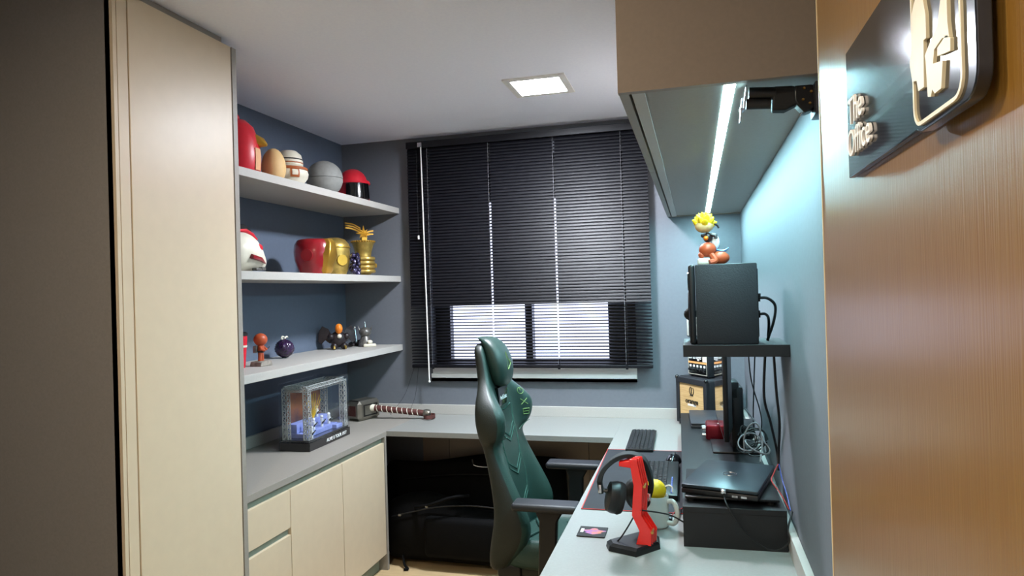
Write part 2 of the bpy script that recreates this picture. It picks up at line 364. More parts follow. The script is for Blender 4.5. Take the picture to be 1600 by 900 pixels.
area('lamp_glow', (0, 0, -.012), .22, HALL_W, (1., .84, .62), ph)

# ------------------------------------------------------------------ venetian blind
vb = thing('venetian_blind', 'wide black venetian blind, closed above and open below, over the window', 'blind', (-.965, 3.895, 1.05))
BX = .727
obj('headrail', MB().box(-BX, BX, -.02, .02, 1.335, 1.375), 'slat', vb, bevel=.002)
obj('bottom_rail', MB().rbox(-BX, BX, -.013, .013, -.010, .010, .004, 2), 'slat', vb)
LAD = [-1.553+.965, -1.165+.965, -.772+.965, -.382+.965]
def slat_mesh(arc):
    xs = [-BX]
    for x in LAD: xs += [x-.0045, x+.0045]
    xs.append(BX); us = [-.0125, -.0055, 0, .0055, .0125]; b = MB(); vs = [(x, u, arc*(1-(u/.0125)**2)) for x in xs for u in us]; fs = []
    for i in range(len(xs)-1):
        for k in range(4):
            if i % 2 == 1 and k in (1, 2): continue
            fs.append((i*5+k, (i+1)*5+k, (i+1)*5+k+1, i*5+k+1))
    b.add(vs, fs); return b
s0 = obj('slat', slat_mesh(.002), 'slat', vb, angle=60)
PIT = .0186; nz_ = 0
for i in range(71):
    z = .022+PIT*i; o = s0 if i == 0 else s0.copy()
    if i: C.objects.link(o); o.parent = vb
    o.location = (0, 0, z)
    wz = 1.05+z
    o.rotation_euler.x = math.radians(16 if wz < 1.425 else 62)
for x in LAD:
    obj('ladder_cord', MB().tube([(x-.004, -.0135, .0), (x-.004, -.0135, 1.335)], .0007, 5).tube([(x+.004, .0135, .0), (x+.004, .0135, 1.335)], .0007, 5), 'cable_grey', vb)
    obj('cord_clip', MB().box(x-.007, x+.007, -.016, -.010, -.016, .012), 'slat', vb)
a, b = on(657, 226, 'Y', 3.868), on(671, 596, 'Y', 3.868); R0 = Vector((-.965, 3.895, 1.05))
wn = obj('tilt_wand', MB().tube([a-R0, b-R0], .004, 8), 'white_plastic', vb)
obj('wand_tip', MB().ball(b-R0, .0075, 12, 8), 'white_plastic', vb)
obj('wand_hook', MB().box(a.x-R0.x-.02, a.x-R0.x+.008, -.032, -.018, 1.338, 1.365), 'chrome', vb)
p = on(654, 371, 'Y', 3.875); obj('cord_weight', MB().lathe([(.004, -.012), (.006, -.01), (.006, .01), (.004, .012)], 10, p-R0), 'white_plastic', vb)
obj('lift_cord', MB().tube([p-R0, (p.x-R0.x, -.022, 1.345)], .0008, 5), 'cable_black', vb)
for px, ex in (((648, 572), (628, 639)), ((654, 572), (658, 638))):
    q = on(*px, 'Y', 3.885); e = on(*ex, 'Z', ZD+.0010); e.y = min(e.y, 3.91); m_ = (q+e)/2+Vector((.012, .0, -.03))
    obj('hanging_cord', MB().tube([Vector((v.x, v.y, max(v.z, ZD+.0010-R0.z))) for v in smooth([q-R0, m_-R0, e-R0, e-R0+Vector((.03, -.05, 0))])], .0009, 5), 'cable_black', vb)

# ------------------------------------------------------------------ chair
CHX, CHY = -.60, 2.84
ch = thing('gaming_chair', 'dark green leather gaming chair with head pillow and black armrests at the desk', 'chair', (CHX, CHY, 0))
#    z, half width, back, centre, wing
T = [(.345, .17, -.835, -.79, -.79), (.38, .225, -.84, -.765, -.755), (.45, .255, -.83, -.745, -.69), (.53, .268, -.812, -.735, -.642), (.60, .262, -.802, -.74, -.660), (.70, .25, -.815, -.755, -.712),
     (.80, .238, -.835, -.78, -.765), (.86, .235, -.85, -.79, -.79), (.885, .25, -.855, -.795, -.775), (.905, .27, -.858, -.80, -.752), (.96, .282, -.867, -.81, -.738), (1.0, .28, -.87, -.815, -.745), (1.035, .262, -.873, -.82, -.770), (1.065, .23, -.876, -.827, -.80),
     (1.10, .18, -.882, -.835, -.828), (1.14, .145, -.892, -.845, -.840), (1.21, .128, -.905, -.862, -.855), (1.255, .115, -.915, -.875, -.872), (1.275, .07, -.91, -.885, -.885)]
def tz(z):
    for a, b in zip(T, T[1:]):
        if a[0] <= z <= b[0]:
            t = (z-a[0])/(b[0]-a[0]); return [x+(y-x)*t for x, y in zip(a, b)]
rings = []
for z, hw, xb, xc, xw in T:
    xm = (xb+xw)/2; H_ = [(0, xc), (.25, xc), (.47, xc), (.60, xc+(xw-xc)*.45), (.74, xw-.002), (.88, xw), (.97, xw-(xw-xm)*.35), (1., xm), (.98, xb+.012), (.85, xb), (.45, xb-.006), (0, xb-.008)]
    R = [(x-CHX, u*hw, z) for u, x in H_] + [(x-CHX, -u*hw, z) for u, x in H_[-2:0:-1]]
    rings.append(R)
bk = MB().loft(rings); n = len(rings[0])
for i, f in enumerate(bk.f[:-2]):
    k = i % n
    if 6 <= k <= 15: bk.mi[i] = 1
obj('backrest', bk, ['leather', 'leather_shaded'], ch, sub=2)
def fx(z, u):
    _, hw, xb, xc, xw = tz(z); u = abs(u)/hw
    return (xc if u < .47 else xc+(xw-xc)*min(1, (u-.47)/.27))-CHX
def seam(pts, r=.004, m_='leather_seam', nm='quilt_seam', off=.0):
    P = []
    for (y0, z0), (y1, z1) in zip(pts, pts[1:]):
        for i in range(9): t = i/8; y, z = y0+(y1-y0)*t, z0+(z1-z0)*t; P.append((fx(z, y)+off, y, z))
    Q = [P[0]]+[p for a_, p in zip(P, P[1:]) if (Vector(a_)-Vector(p)).length > 1e-4]
    return obj(nm, MB().tube(Q, r, 6), m_, ch)
for zt in (.90, .76, .615):
    for dz in (0, -.022): seam([(-.118, zt+.09+dz), (-.095, zt+.015+dz), (0, zt-.03+dz), (.095, zt+.015+dz), (.118, zt+.09+dz)], .0048, off=-.0015)
for s in (-1, 1):
    seam([(s*.12, .46), (s*.118, .6), (s*.11, .85), (s*.118, 1.0), (s*.10, 1.06)], .0022, 'stitch', 'stitching', .001)
    seam([(s*.145, .87), (s*.20, .905)], .0015, 'stitch', 'stitching', .003)
seam([(-.10, .995), (0, .985), (.10, .995)], .004)
# neck badge and lettering
obj('neck_badge', MB().prism([(-.055, 1.005), (.055, 1.005), (.075, 1.085), (-.075, 1.085)], .0, .02, 'X').xf(Matrix.Translation((fx(1.05, 0)-.012, 0, 0))), 'black_gloss', ch)
text('badge_lettering', 'AndaSeat', .026, 'white_ink', ch, frame((fx(1.05, 0)+.0095, 0, 1.038), (0, 1, 0), (-.15, 0, 1)), .0008)
def glyph(strokes, cy, cz, nm='embroidery', m_='stitch_green', s=1.):
    for st in strokes: obj(nm, MB().tube([(fx(cz+b*s, cy+a*s)+.0035, cy+a*s, cz+b*s) for a, b in st], .0016, 5), m_, ch)
circ = [(.014*math.cos(a*math.pi/6), .014*math.sin(a*math.pi/6)) for a in range(13)]
glyph([circ, [(0, .014), (0, .0)]], .172, 1.04); glyph([[(-.013, .013), (.013, -.013)], [(-.013, -.013), (.013, .013)]], .178, .99)
glyph([[(-.012, .012), (.012, .012), (.012, -.012), (-.012, -.012), (-.012, .012)], [(-.012, 0), (.012, 0)]], .182, .945)
# head pillow
hp = MB(); HR = []
for z, hw, xf_, xb_ in ((1.085, .05, -.80, -.835), (1.10, .085, -.785, -.845), (1.15, .105, -.778, -.855), (1.20, .108, -.785, -.868), (1.25, .10, -.805, -.88), (1.283, .085, -.835, -.895), (1.30, .06, -.865, -.92), (1.295, .04, -.89, -.925)):
    HR.append([(x-CHX, y, z) for x, y in ((xf_, 0), (xf_, hw*.6), (xf_-.012, hw*.92), ((xf_+xb_)/2, hw), (xb_, hw*.85), (xb_, 0), (xb_, -hw*.85), ((xf_+xb_)/2, -hw), (xf_-.012, -hw*.92), (xf_, -hw*.6))])
pl = obj('head_pillow', MB().loft(HR), 'leather', ch, sub=2)
for st in ([(-.02, 1.16), (.0, 1.235), (.012, 1.18)], [(-.02, 1.16), (.028, 1.185)], [(.012, 1.2), (.03, 1.185)]):
    obj('embroidery', MB().tube([(-.779-CHX-(max(0, z-1.18))*.32, y-.012, z) for y, z in st], .0016, 5), 'stitch_green', pl)
# seat
st_ = []
for x, hw, zt, wz_ in ((-.80, .20, .455, .47), (-.74, .235, .465, .50), (-.60, .25, .468, .515), (-.45, .255, .475, .515), (-.34, .25, .475, .50), (-.29, .235, .462, .475), (-.265, .2, .43, .43)):
    st_.append([(x-CHX, u*hw, z) for u, z in ((0, zt), (.4, zt), (.66, zt+.006), (.8, wz_), (.95, wz_-.01), (1, (wz_+.37)/2), (.92, .372), (.4, .365), (-.4, .365), (-.92, .372), (-1, (wz_+.37)/2), (-.95, wz_-.01), (-.8, wz_), (-.66, zt+.006), (-.4, zt))])
obj('seat', MB().loft(st_), 'leather', ch, sub=2)
for xx in (-.66, -.52, -.38): obj('quilt_seam', MB().tube([(xx-CHX-.05, -.12, .473), (xx-CHX, 0, .472), (xx-CHX-.05, .12, .473)], .005, 6), 'leather', ch)
obj('seat_plate', MB().rbox(-.18, .16, -.15, .15, .325, .372, .01), 'black_plastic', ch)
for s in (-1, 1):
    y = s*.3125
    ar = obj('armrest', MB().rbox(-.098, .160, y-.046, y+.046, .660, .690, .013, 4), 'arm_pad', ch)
    obj('arm_post', MB().prism([(-.005, .36), (.062, .36), (.075, .62), (.10, .660), (-.01, .660), (.006, .62)], y-.018, y+.018), 'black_plastic', ch, bevel=.006)
    obj('arm_bracket', MB().rbox(-.005, .062, min(y, s*.13)-.012, max(y, s*.13)+.012, .335, .362, .006), 'black_plastic', ch)
    obj('recline_hinge', MB().rbox(-.20, -.10, s*.20-.012, s*.20+.012, .345, .40, .01), 'black_plastic', ch)
obj('gas_lift', MB().lathe([(.03, .10), (.03, .2), (.022, .2), (.022, .33)], 16), 'black_plastic', ch)
for k in range(5):
    a = math.radians(72*k+20); c_, s_ = math.cos(a), math.sin(a)
    sp_ = obj('base_spoke', MB().tube([(0, 0, .115), (.18*c_, .18*s_, .10), (.31*c_, .31*s_, .075)], [.034, .026, .018], 10), 'black_plastic', ch)
    obj('caster', MB().tube([(.31*c_-.022*s_, .31*s_+.022*c_, .031), (.31*c_+.022*s_, .31*s_-.022*c_, .031)], .031, 18).tube([(.31*c_, .31*s_, .03), (.31*c_, .31*s_, .08)], .008, 8), 'black_plastic', sp_)

# ------------------------------------------------------------------ bags under the worktop
def bag(name, label, x0, x1, y, dep, top, loc_z=0., grp=None):
    t = thing(name, label, 'bag', ((x0+x1)/2, y, 0), 0, grp); L_ = x1-x0; R = []
    for k in range(15):
        u = k/14; h = top(u); e = min(1, 6*u+.25, 6*(1-u)+.25)**.5; dd = dep*e*(1+.06*math.sin(9*u))
        R.append([(-L_/2+L_*u, math.cos(a)*dd/2*(1-.25*max(0, math.sin(a))), h/2+math.copysign(abs(math.sin(a))**.6, math.sin(a))*h/2*.98+.004) for a in [2*math.pi*i/14 for i in range(14)]])
    obj('body', MB().loft(R), 'nylon', t, sub=1); return t, L_
t, L_ = bag('gig_bag', 'black padded gig bag standing against the panel under the worktop', -1.86, -.72, 3.805, .17, lambda u: .50+.07*min(1, max(0, (u-.25)*3))-.02*u)
obj('handle', MB().tube(smooth([(.02, -.07, .53), (.05, -.095, .50), (.17, -.095, .50), (.20, -.07, .53)]), .004, 8), 'chrome', t)
obj('zip', MB().tube(smooth([(-.40, -.075, .40), (-.1, -.086, .44), (.2, -.086, .45), (.40, -.075, .42)]), .004, 6), 'black_plastic', t)
t, L_ = bag('guitar_bag', 'bulky black guitar bag with front pocket lying on the floor under the worktop', -1.72, -.86, 3.555, .24, lambda u: .30+.09*math.sin(math.pi*min(1, u*1.5+.1))-.03*max(0, u-.7))
obj('pocket', MB().rbox(-.16, .28, -.145, -.08, .07, .29, .03, 3), 'nylon', t)
obj('zip', MB().tube(smooth([(-.36, -.10, .27), (-.26, -.115, .30), (-.1, -.10, .335), (.1, -.09, .35), (.3, -.09, .34)]), .004, 6), 'black_plastic', t)
obj('strap', MB().tube(smooth([(-.22, -.10, .33), (-.12, -.15, .36), (0, -.13, .40), (.08, -.06, .395)]), .009, 8), 'nylon', t)
obj('strap', MB().tube(smooth([(-.30, -.10, .06), (-.28, -.125, .02), (-.25, -.15, .009), (-.27, -.16, .009)]), .007, 8), 'nylon', t)
for q in ((-.30, -.128, .29), (-.13, -.152, .352)): obj('buckle', MB().rbox(q[0]-.008, q[0]+.008, q[1]-.005, q[1]+.005, q[2]-.005, q[2]+.005, .002, 2), 'steel', t)

# ------------------------------------------------------------------ keepsakes on the top shelf
Z1, Z2, Z3 = 2.0352, 1.6082, 1.1802
SX = -1.93
def egg(r, h, k=14, lo=.42):
    P = []
    for i in range(k+1):
        a = math.pi*i/k; z = -math.cos(a); P.append((r*math.sin(a)**.9*(1-.10*z), h/2*(1+z)))
    return P
t = thing('red_bird', 'rounded glossy red bird stand-in with a yellow spout and tan stripe, beside the wardrobe', 'jar', (SX, 2.585, Z1))  # jar-shaped body standing in for a red bird figure
obj('body', MB().lathe([(0, 0), (.088, 0), (.098, .03), (.100, .09), (.092, .16), (.07, .215), (.04, .243), (0, .252)], 28), 'red_plastic', t)
sp_ = frame((0, 0, 0), (1, 0, 0), (0, 1, 0))
obj('beak', MB().tube([(.07, .03, .155), (.098, .042, .146), (.118, .050, .135)], [.030, .022, .006], 12), 'gold', t)
obj('stripe', MB().loft([[(math.cos(a)*r+.0, math.sin(a)*r, z) for a in (-.10, 0, .10, .20, .30)]+[(math.cos(a)*(r-.02), math.sin(a)*(r-.02), z) for a in (.30, .20, .10, 0, -.10)] for r, z in ((.1, .02), (.1025, .05), (.1035, .085), (.1015, .115))]), 'tan', t)
obj('knob', MB().ball((0, 0, .258), .014, 12, 8), 'red_plastic', t)
tag(obj('display_egg', MB().lathe(egg(.056, .165), 28), 'tan_egg', loc=(SX+.02, 2.825, Z1)), 'plain tan egg standing between the red bird and the white jar', 'egg')
t = thing('white_jar', 'round white jar with domed lid, brown bands and a black knob', 'jar', (SX, 2.985, Z1))
obj('body', MB().lathe([(0, 0), (.05, 0), (.088, .05), (.092, .07), (.082, .098), (.062, .112), (0, .115)], 28), 'bone', t)
obj('band', MB().lathe([(.0865, .085), (.0905, .087), (.0865, .099), (.080, .101)], 28), 'orange_brown', t)
ld = obj('lid', MB().lathe([(.060, .108), (.066, .115), (.066, .135), (.058, .165), (.036, .184), (0, .188)], 28), 'bone', t)
obj('lid_band', MB().lathe([(.0655, .119), (.0672, .120), (.0672, .125), (.0655, .126)], 28), 'orange_brown', ld)
obj('lid_band', MB().lathe([(.0635, .136), (.0665, .137), (.0645, .143), (.062, .144)], 28), 'dark_ink', ld)
obj('knob', MB().ball((.03, .04, .160), .015, 14, 8), 'black_gloss', ld)
def panel_(z0, z1, a0, a1, rf, m_, nm, par):
    A = [a0+(a1-a0)*i/5 for i in range(6)]; rr = [rf(z0+(z1-z0)*k/4) for k in range(5)]; zs = [z0+(z1-z0)*k/4 for k in range(5)]
    return obj(nm, MB().loft([[(math.cos(a)*(r+.002), math.sin(a)*(r+.002), z) for a in A]+[(math.cos(a)*(r-.006), math.sin(a)*(r-.006), z) for a in A[::-1]] for r, z in zip(rr, zs)]), m_, par)
jr = lambda z: .088+.004*math.sin((z-.05)/.02*1.57) if z < .07 else .092-(z-.07)*.42
panel_(.045, .090, -.95, -.45, jr, 'orange_brown', 'panel', t); panel_(.055, .082, -.85, -.55, lambda z: jr(z)+.002, 'bone', 'panel', t)
t = thing('grey_ball', 'large matte grey ball with a seam around its middle', 'ball', (SX, 3.318, Z1))
obj('lower_half', MB().lathe([(0, 0), (.03, .003)]+[(.098*math.sin(a), .098-.098*math.cos(a)) for a in [math.pi*(.12+.37*i/8) for i in range(9)]]+[(.0955, .0975), (0, .0975)], 32), 'grey_ball', t)
obj('upper_half', MB().lathe([(0, .0985), (.0955, .0985)]+[(.098*math.cos(a), .099+.096*math.sin(a)) for a in [math.pi/2*(i/9) for i in range(9)]]+[(0, .195)], 32), 'grey_ball', t)
t = thing('red_helmet', 'domed red helmet with a black front panel, near the corner of the walls', 'helmet', (SX-.02, 3.675, Z1), math.radians(-42))
R = []
for z, r, fl in ((0, .094, 1.05), (.03, .097, 1.0), (.09, .094, .98), (.13, .092, .95), (.165, .082, .95), (.192, .06, .95), (.208, .03, .95), (.212, .004, .95)):
    R.append([(r*math.cos(a), r*fl*math.sin(a), z) for a in [2*math.pi*i/24 for i in range(24)]])
obj('shell', MB().loft(R), 'red_plastic', t, sub=1)
obj('brow', MB().loft([[(math.cos(a)*r, math.sin(a)*r, z) for a in [-1.3+2.6*i/12 for i in range(13)]]+[(math.cos(a)*(r-.02), math.sin(a)*(r-.02), z) for a in [1.3-2.6*i/12 for i in range(13)]] for r, z in ((.100, .118), (.102, .124), (.098, .136))]), 'red_plastic', t)
obj('visor', MB().loft([[(math.cos(a)*r, math.sin(a)*r, z) for a in [-.75+1.5*i/8 for i in range(9)]]+[(math.cos(a)*(r-.03), math.sin(a)*(r-.03), z) for a in [.75-1.5*i/8 for i in range(9)]] for r, z in ((.098, .018), (.106, .03), (.104, .07), (.1, .118))]), 'black_gloss', t)
for s in (-1, 1): obj('visor_rib', MB().tube([(.104, s*.03, .025), (.103, s*.024, .11)], .005, 8), 'black_plastic', t)
obj('chin', MB().rbox(.07, .115, -.035, .035, 0, .02, .006, 2), 'red_plastic', t)

# ------------------------------------------------------------------ middle shelf
t = thing('tapered_helmet', 'cream and red helmet tapering to a blunt snout, beside the wardrobe', 'helmet', (SX, 2.585, Z2))
R = []
for y, zc_, hz, hx in ((-.10, .085, .03, .03), (-.09, .085, .07, .06), (-.04, .09, .088, .082), (.01, .095, .090, .085), (.05, .088, .083, .080), (.085, .075, .066, .066), (.115, .062, .048, .05), (.145, .05, .034, .036), (.158, .045, .02, .022)):
    R.append([(hx*math.cos(a), y, zc_+hz*math.sin(a)) for a in [2*math.pi*i/18 for i in range(18)]])
b_ = MB().loft(R); b_.v = [(x, y, max(0, z)) for x, y, z in b_.v]; obj('shell', b_, 'bone', t, sub=1)
obj('stripe', MB().tube([(.012, -.02, .184), (.02, .02, .186), (.028, .052, .170), (.034, .075, .148)], [.006, .009, .009, .006], 10), 'red_plastic', t)
obj('lens', MB().ball((.062, .045, .110), .027, 16, 10, squash=(.55, 1.1, .7)), 'red_plastic', t)
obj('side_band', MB().tube([(.082, -.03, .068), (.078, .04, .058), (.055, .105, .042)], [.011, .010, .003], 8), 'maroon', t)
obj('vent', MB().rbox(.045, .07, .02, .06, .008, .02, .003, 2), 'grey_toy', t); obj('vent', MB().rbox(.03, .06, .075, .105, .012, .026, .003, 2), 'grey_toy', t)
t = thing('black_cap', 'round black cap lying behind the cream tapered helmet', 'cap', (-2.085, 2.775, Z2))
obj('crown', MB().lathe([(.066, 0), (.072, .09), (.072, .17), (.064, .21), (.04, .235), (0, .243)], 24), 'black_matte', t)
obj('button', MB().ball((0, 0, .244), .007, 10, 6), 'black_matte', t)
t = thing('red_gold_helmet', 'faceted dark red helmet with a plain gold front plate', 'helmet', (SX+.01, 3.175, Z2), math.radians(10))
R = []
for z, rx, ry in ((0, .07, .066), (.03, .082, .074), (.075, .098, .083), (.12, .103, .086), (.16, .098, .078), (.182, .085, .062), (.188, .06, .04)):
    R.append([(rx*math.cos(a)*(1 if math.cos(a) > 0 else 1.02), ry*math.sin(a), z) for a in [2*math.pi*(i+.5)/12 for i in range(12)]])
obj('shell', MB().loft(R), 'maroon', t, bevel=.004)
F_ = [[(.096, -.026, .175), (.101, 0, .177), (.096, .026, .175), (.07, .026, .18), (.07, -.026, .18)]]
gp = MB().loft([[(x0, -w_, z), (x0+.012, 0, z), (x0, w_, z), (x0-.05, w_*1.05, z), (x0-.05, -w_*1.05, z)] for x0, w_, z in ((.074, .034, .004), (.084, .046, .02), (.088, .05, .05), (.100, .056, .08), (.106, .058, .105), (.106, .05, .13), (.102, .036, .165), (.088, .03, .186))])
obj('front_plate', gp, 'gold', t, bevel=.004)
for s in (-1, 1): obj('side_disc', MB().tube([(-.005, s*.07, .10), (-.005, s*.090, .10)], [.034, .030], 20), 'maroon', t)
t = thing('gold_jar', 'gold round jar with a domed lid, behind the violet crystals', 'jar', (SX-.03, 3.455, Z2))
obj('body', MB().lathe([(0, 0), (.06, 0), (.074, .03), (.082, .08), (.086, .12), (.084, .155), (0, .156)], 28), 'gold_pale', t)
ld = obj('lid', MB().lathe([(.086, .156), (.086, .163), (.08, .18), (.06, .203), (.03, .214), (0, .216)], 28), 'gold_pale', t)
obj('rib', MB().lathe([(.0825, .156), (.089, .157), (.089, .162), (.0825, .163)], 28), 'gold', ld)
obj('medallion', MB().tube([(.062, -.035, .085), (.074, -.043, .085)], [.034, .03], 20), 'gold', t)
t = thing('crystal_cluster', 'small lump of dark violet crystals in front of the gold jar', 'crystal', (SX+.075, 3.50, Z2)); random.seed(3)
for i in range(17):
    z = .012+.105*i/16; a = i*2.4; rr = .022*(1 if i < 9 else 1.1)*random.uniform(.5, 1); c_ = (rr*math.cos(a), rr*math.sin(a)-(.010 if i > 9 else 0), z)
    bm = bmesh.new(); bmesh.ops.create_icosphere(bm, subdivisions=1, radius=random.uniform(.014, .020))
    for v in bm.verts: v.co = v.co*random.uniform(.85, 1.15)+Vector(c_)
    q = MB().bm(bm); q.v = [(x, y, max(0, zz)) for x, y, zz in q.v]; obj('crystal', q, 'violet_crystal', t, angle=10)
t = thing('gold_goblet', 'gold goblet with a flared beaded rim and bulbous knuckled base', 'goblet', (SX, 3.745, Z2))
obj('base', MB().ball((0, 0, .06), .066, 26, 14, squash=(1, 1.08, .92)), 'gold_pale', t)
obj('cup', MB().lathe([(.05, .105), (.046, .12), (.05, .15), (.062, .19), (.068, .203), (.068, .215), (.062, .215), (.056, .17), (0, .16)], 28), 'gold_pale', t)
b_ = MB()
for i in range(28): a = 2*math.pi*i/28; b_.ball((.069*math.cos(a), .069*math.sin(a), .209), .006, 8, 6)
o = obj('beading', b_, 'gold', t)
for i, (yy, zz) in enumerate(((-.02, .105), (-.024, .08), (-.024, .055), (-.02, .030))): obj('knuckle', MB().tube(smooth([(.02, yy-.052, zz), (.055, yy-.03, zz), (.066, yy+.0, zz), (.062, yy+.028, zz)]), .0125, 10), 'gold_pale', t)
obj('boss', MB().tube([(.052, .045, .065), (.060, .052, .065)], [.016, .012], 14), 'gold', t)
t = thing('star_ornament', 'golden shooting star ornament with streamers, resting on the goblet', 'ornament', (SX+.005, 3.745, Z2+.214), math.radians(-38))
star = []
for i in range(16): a = math.pi/2+i*math.pi/8; r = .052 if i % 4 == 0 else (.038 if i % 2 == 0 else .02); star.append((r*math.cos(a), .045+r*math.sin(a)))
n = len(star); b_ = MB().add([(0.0, y, z) for y, z in star]+[(.016, 0, .045), (-.016, 0, .045)], [(i, (i+1) % n, n) for i in range(n)]+[((i+1) % n, i, n+1) for i in range(n)])
obj('star', b_, 'gold_paint', t, sm=False)
obj('foot', MB().box(-.012, .012, -.016, .016, -.01, .022), 'gold', t)
for i in range(3): obj('streamer', MB().loft([[(x-.006, y, z-.004), (x+.006, y, z-.004), (x+.006, y, z+.004), (x-.006, y, z+.004)] for x, y, z in smooth([(-.005, -.02, .052+.012*i), (-.02, -.06, .072+.014*i), (-.03, -.105, .080+.014*i)], 5)]), 'gold', t)
for i in range(2): obj('streamer', MB().loft([[(x-.006, y, z-.004), (x+.006, y, z-.004), (x+.006, y, z+.004), (x-.006, y, z+.004)] for x, y, z in smooth([(-.0, .02, .035+.018*i), (-.0, .045, .042+.018*i), (-.0, .062, .043+.02*i)], 4)]), 'gold', t)

# ------------------------------------------------------------------ lowest shelf
t = thing('tumbler', 'slim red tumbler with a black lid and red straw', 'tumbler', (-1.995, 2.66, Z3))
obj('cup', MB().lathe([(0, 0), (.018, 0), (.020, .01), (.030, .13), (.030, .148), (0, .148)], 24), 'red_plastic', t)
obj('lid', MB().lathe([(.033, .146), (.033, .156), (.026, .162), (0, .164)], 24), 'black_plastic', t)
obj('straw', MB().tube([(.002, .004, .16), (.002, .006, .235)], .004, 8), 'maroon', t)
obj('band', MB().lathe([(.0245, .092), (.0288, .093), (.0296, .102), (.0255, .103)], 24), 'bone', t)
t = thing('toy_figure', 'tiny plain red toy figure standing on a grey stone base', 'figurine', (-1.95, 2.745, Z3), math.radians(15))
bs = obj('base', MB().prism([(-.04, 0), (.042, 0), (.036, .024), (-.032, .022)], -.032, .032).xf(Matrix.Rotation(math.radians(70), 4, 'Z')), 'stone', t, bevel=.003)
R = []
body = MB()
body.tube([(0, -.012, .024), (0, -.011, .05), (0, -.004, .068)], [.009, .009, .012], 10).tube([(0, .014, .024), (0, .012, .05), (0, .004, .068)], [.009, .009, .012], 10)
body.tube([(0, 0, .062), (0, 0, .08), (0, 0, .098)], [.015, .017, .012], 12).tube([(0, -.014, .094), (.012, -.026, .078), (.022, -.012, .072)], [.006, .006, .006], 8).tube([(0, .014, .094), (.008, .028, .082), (.016, .034, .072)], [.006, .006, .006], 8)
obj('body', body, 'brown_clay', t); obj('head', MB().ball((0, 0, .122), .031, 20, 14, squash=(1, 1.02, .95)), 'brown_clay', t)
obj('belt', MB().lathe([(.0155, .062), (.018, .064), (.018, .069), (.0155, .071)], 14), 'dark_toy', t)
obj('rod', MB().tube([(.016, .034, .072), (.012, .08, .082)], .0022, 6), 'dark_toy', t)
obj('pack', MB().rbox(-.026, -.008, -.03, -.008, .062, .095, .004, 2), 'grey_toy', t)
t = thing('knobbly_ball', 'dark purple knobbly ball with a pale curled stem', 'ornament', (-2.06, 3.10, Z3)); random.seed(5)
bm = bmesh.new(); bmesh.ops.create_icosphere(bm, subdivisions=4, radius=.047)
for v in bm.verts:
    d_ = v.co.normalized(); k = math.sin(d_.x*21+2*math.sin(d_.z*9))*math.sin(d_.y*21+1)*math.sin(d_.z*19+2*math.sin(d_.x*7)); v.co = d_*(.047+.005*k)+Vector((0, 0, .05))
obj('ball', MB().bm(bm), 'purple', t, angle=80)
obj('stem', MB().tube(smooth([(0, 0, .09), (0, .004, .105), (0, -.016, .113), (0, -.024, .104), (0, -.014, .099)]), .004, 8).tube(smooth([(0, 0, .10), (0, .02, .110), (0, .032, .104)]), [.004]*12+[.002], 8), 'bone', t)
t = thing('winged_ornament', 'small dark winged ornament with a glowing-orange coloured crest', 'ornament', (-2.04, 3.615, Z3), math.radians(-50))
obj('body', MB().ball((0, 0, .06), .044, 20, 12, squash=(.85, 1.1, 1.1)).ball((.02, .028, .02), .021, 12, 8).ball((.02, -.028, .02), .021, 12, 8).ball((.012, .045, .075), .02, 12, 8).ball((.012, -.045, .075), .02, 12, 8), 'dark_toy', t)
obj('crest', MB().ball((.026, 0, .122), .026, 16, 10, squash=(.8, .85, 1.15)), 'orange_toy', t)
obj('breast_plate', MB().ball((.036, 0, .078), .013, 12, 8), 'bone', t)
for s in (-1, 1):
    W_ = [(-.02, s*.02, .05), (-.03, s*.05, .12), (-.035, s*.085, .138), (-.04, s*.105, .10), (-.04, s*.108, .05), (-.035, s*.092, .032), (-.03, s*.07, .055), (-.025, s*.045, .035)]
    n = len(W_); obj('wing', MB().add(W_+[(x-.008, y, z) for x, y, z in W_], [tuple(range(n)), tuple(range(n, 2*n))]+[(i, (i+1) % n, n+(i+1) % n, n+i) for i in range(n)]), 'dark_toy', t, sm=False)
    obj('claw', MB().tube(smooth([(.025, s*.028, .022), (.045, s*.032, .018), (.055, s*.034, .006)]), .006, 8), 'gold_pale', t)
obj('tail', MB().tube(smooth([(-.03, .02, .03), (-.06, .05, .014), (-.07, .085, .012), (-.05, .10, .018)]), .008, 8), 'dark_toy', t)
t = thing('spiked_ornament', 'small silver-grey ornament with a tall spike and dark trailing base', 'ornament', (-1.965, 3.81, Z3), math.radians(-60)); t.scale = (1.22, 1.22, 1)
R = [[(-.02-.016*k+.012*math.cos(a), -.03*k/3+(.03+.006*k)*math.cos(a), .03+(.05-.006*k)*(.5+.5*math.sin(a))-.03) for a in [2*math.pi*i/14 for i in range(14)]] for k in range(5)]
obj('trailing_base', MB().loft(R), 'dark_toy', t, sub=1)
obj('body', MB().lathe([(0, 0), (.036, 0), (.030, .03), (.020, .062), (0, .066)], 16), 'grey_toy', t)
obj('head', MB().ball((0, 0, .088), .031, 18, 12), 'grey_toy', t)
obj('spike', MB().lathe([(.006, .112), (.0045, .13), (.0005, .158)], 10), 'chrome', t)
for s in (-1, 1): obj('side_spike', MB().tube([(0, s*.026, .095), (0, s*.036, .128)], [.005, .0008], 8), 'grey_toy', t)
obj('mace', MB().tube([(.02, -.045, .03), (.012, -.052, .115)], .004, 8).ball((.012, -.052, .118), .010, 10, 8), 'chrome', t)
obj('footing', MB().rbox(.015, .05, -.012, .05, 0, .018, .005, 2).ball((.035, .02, .028), .014, 12, 8), 'bone', t)

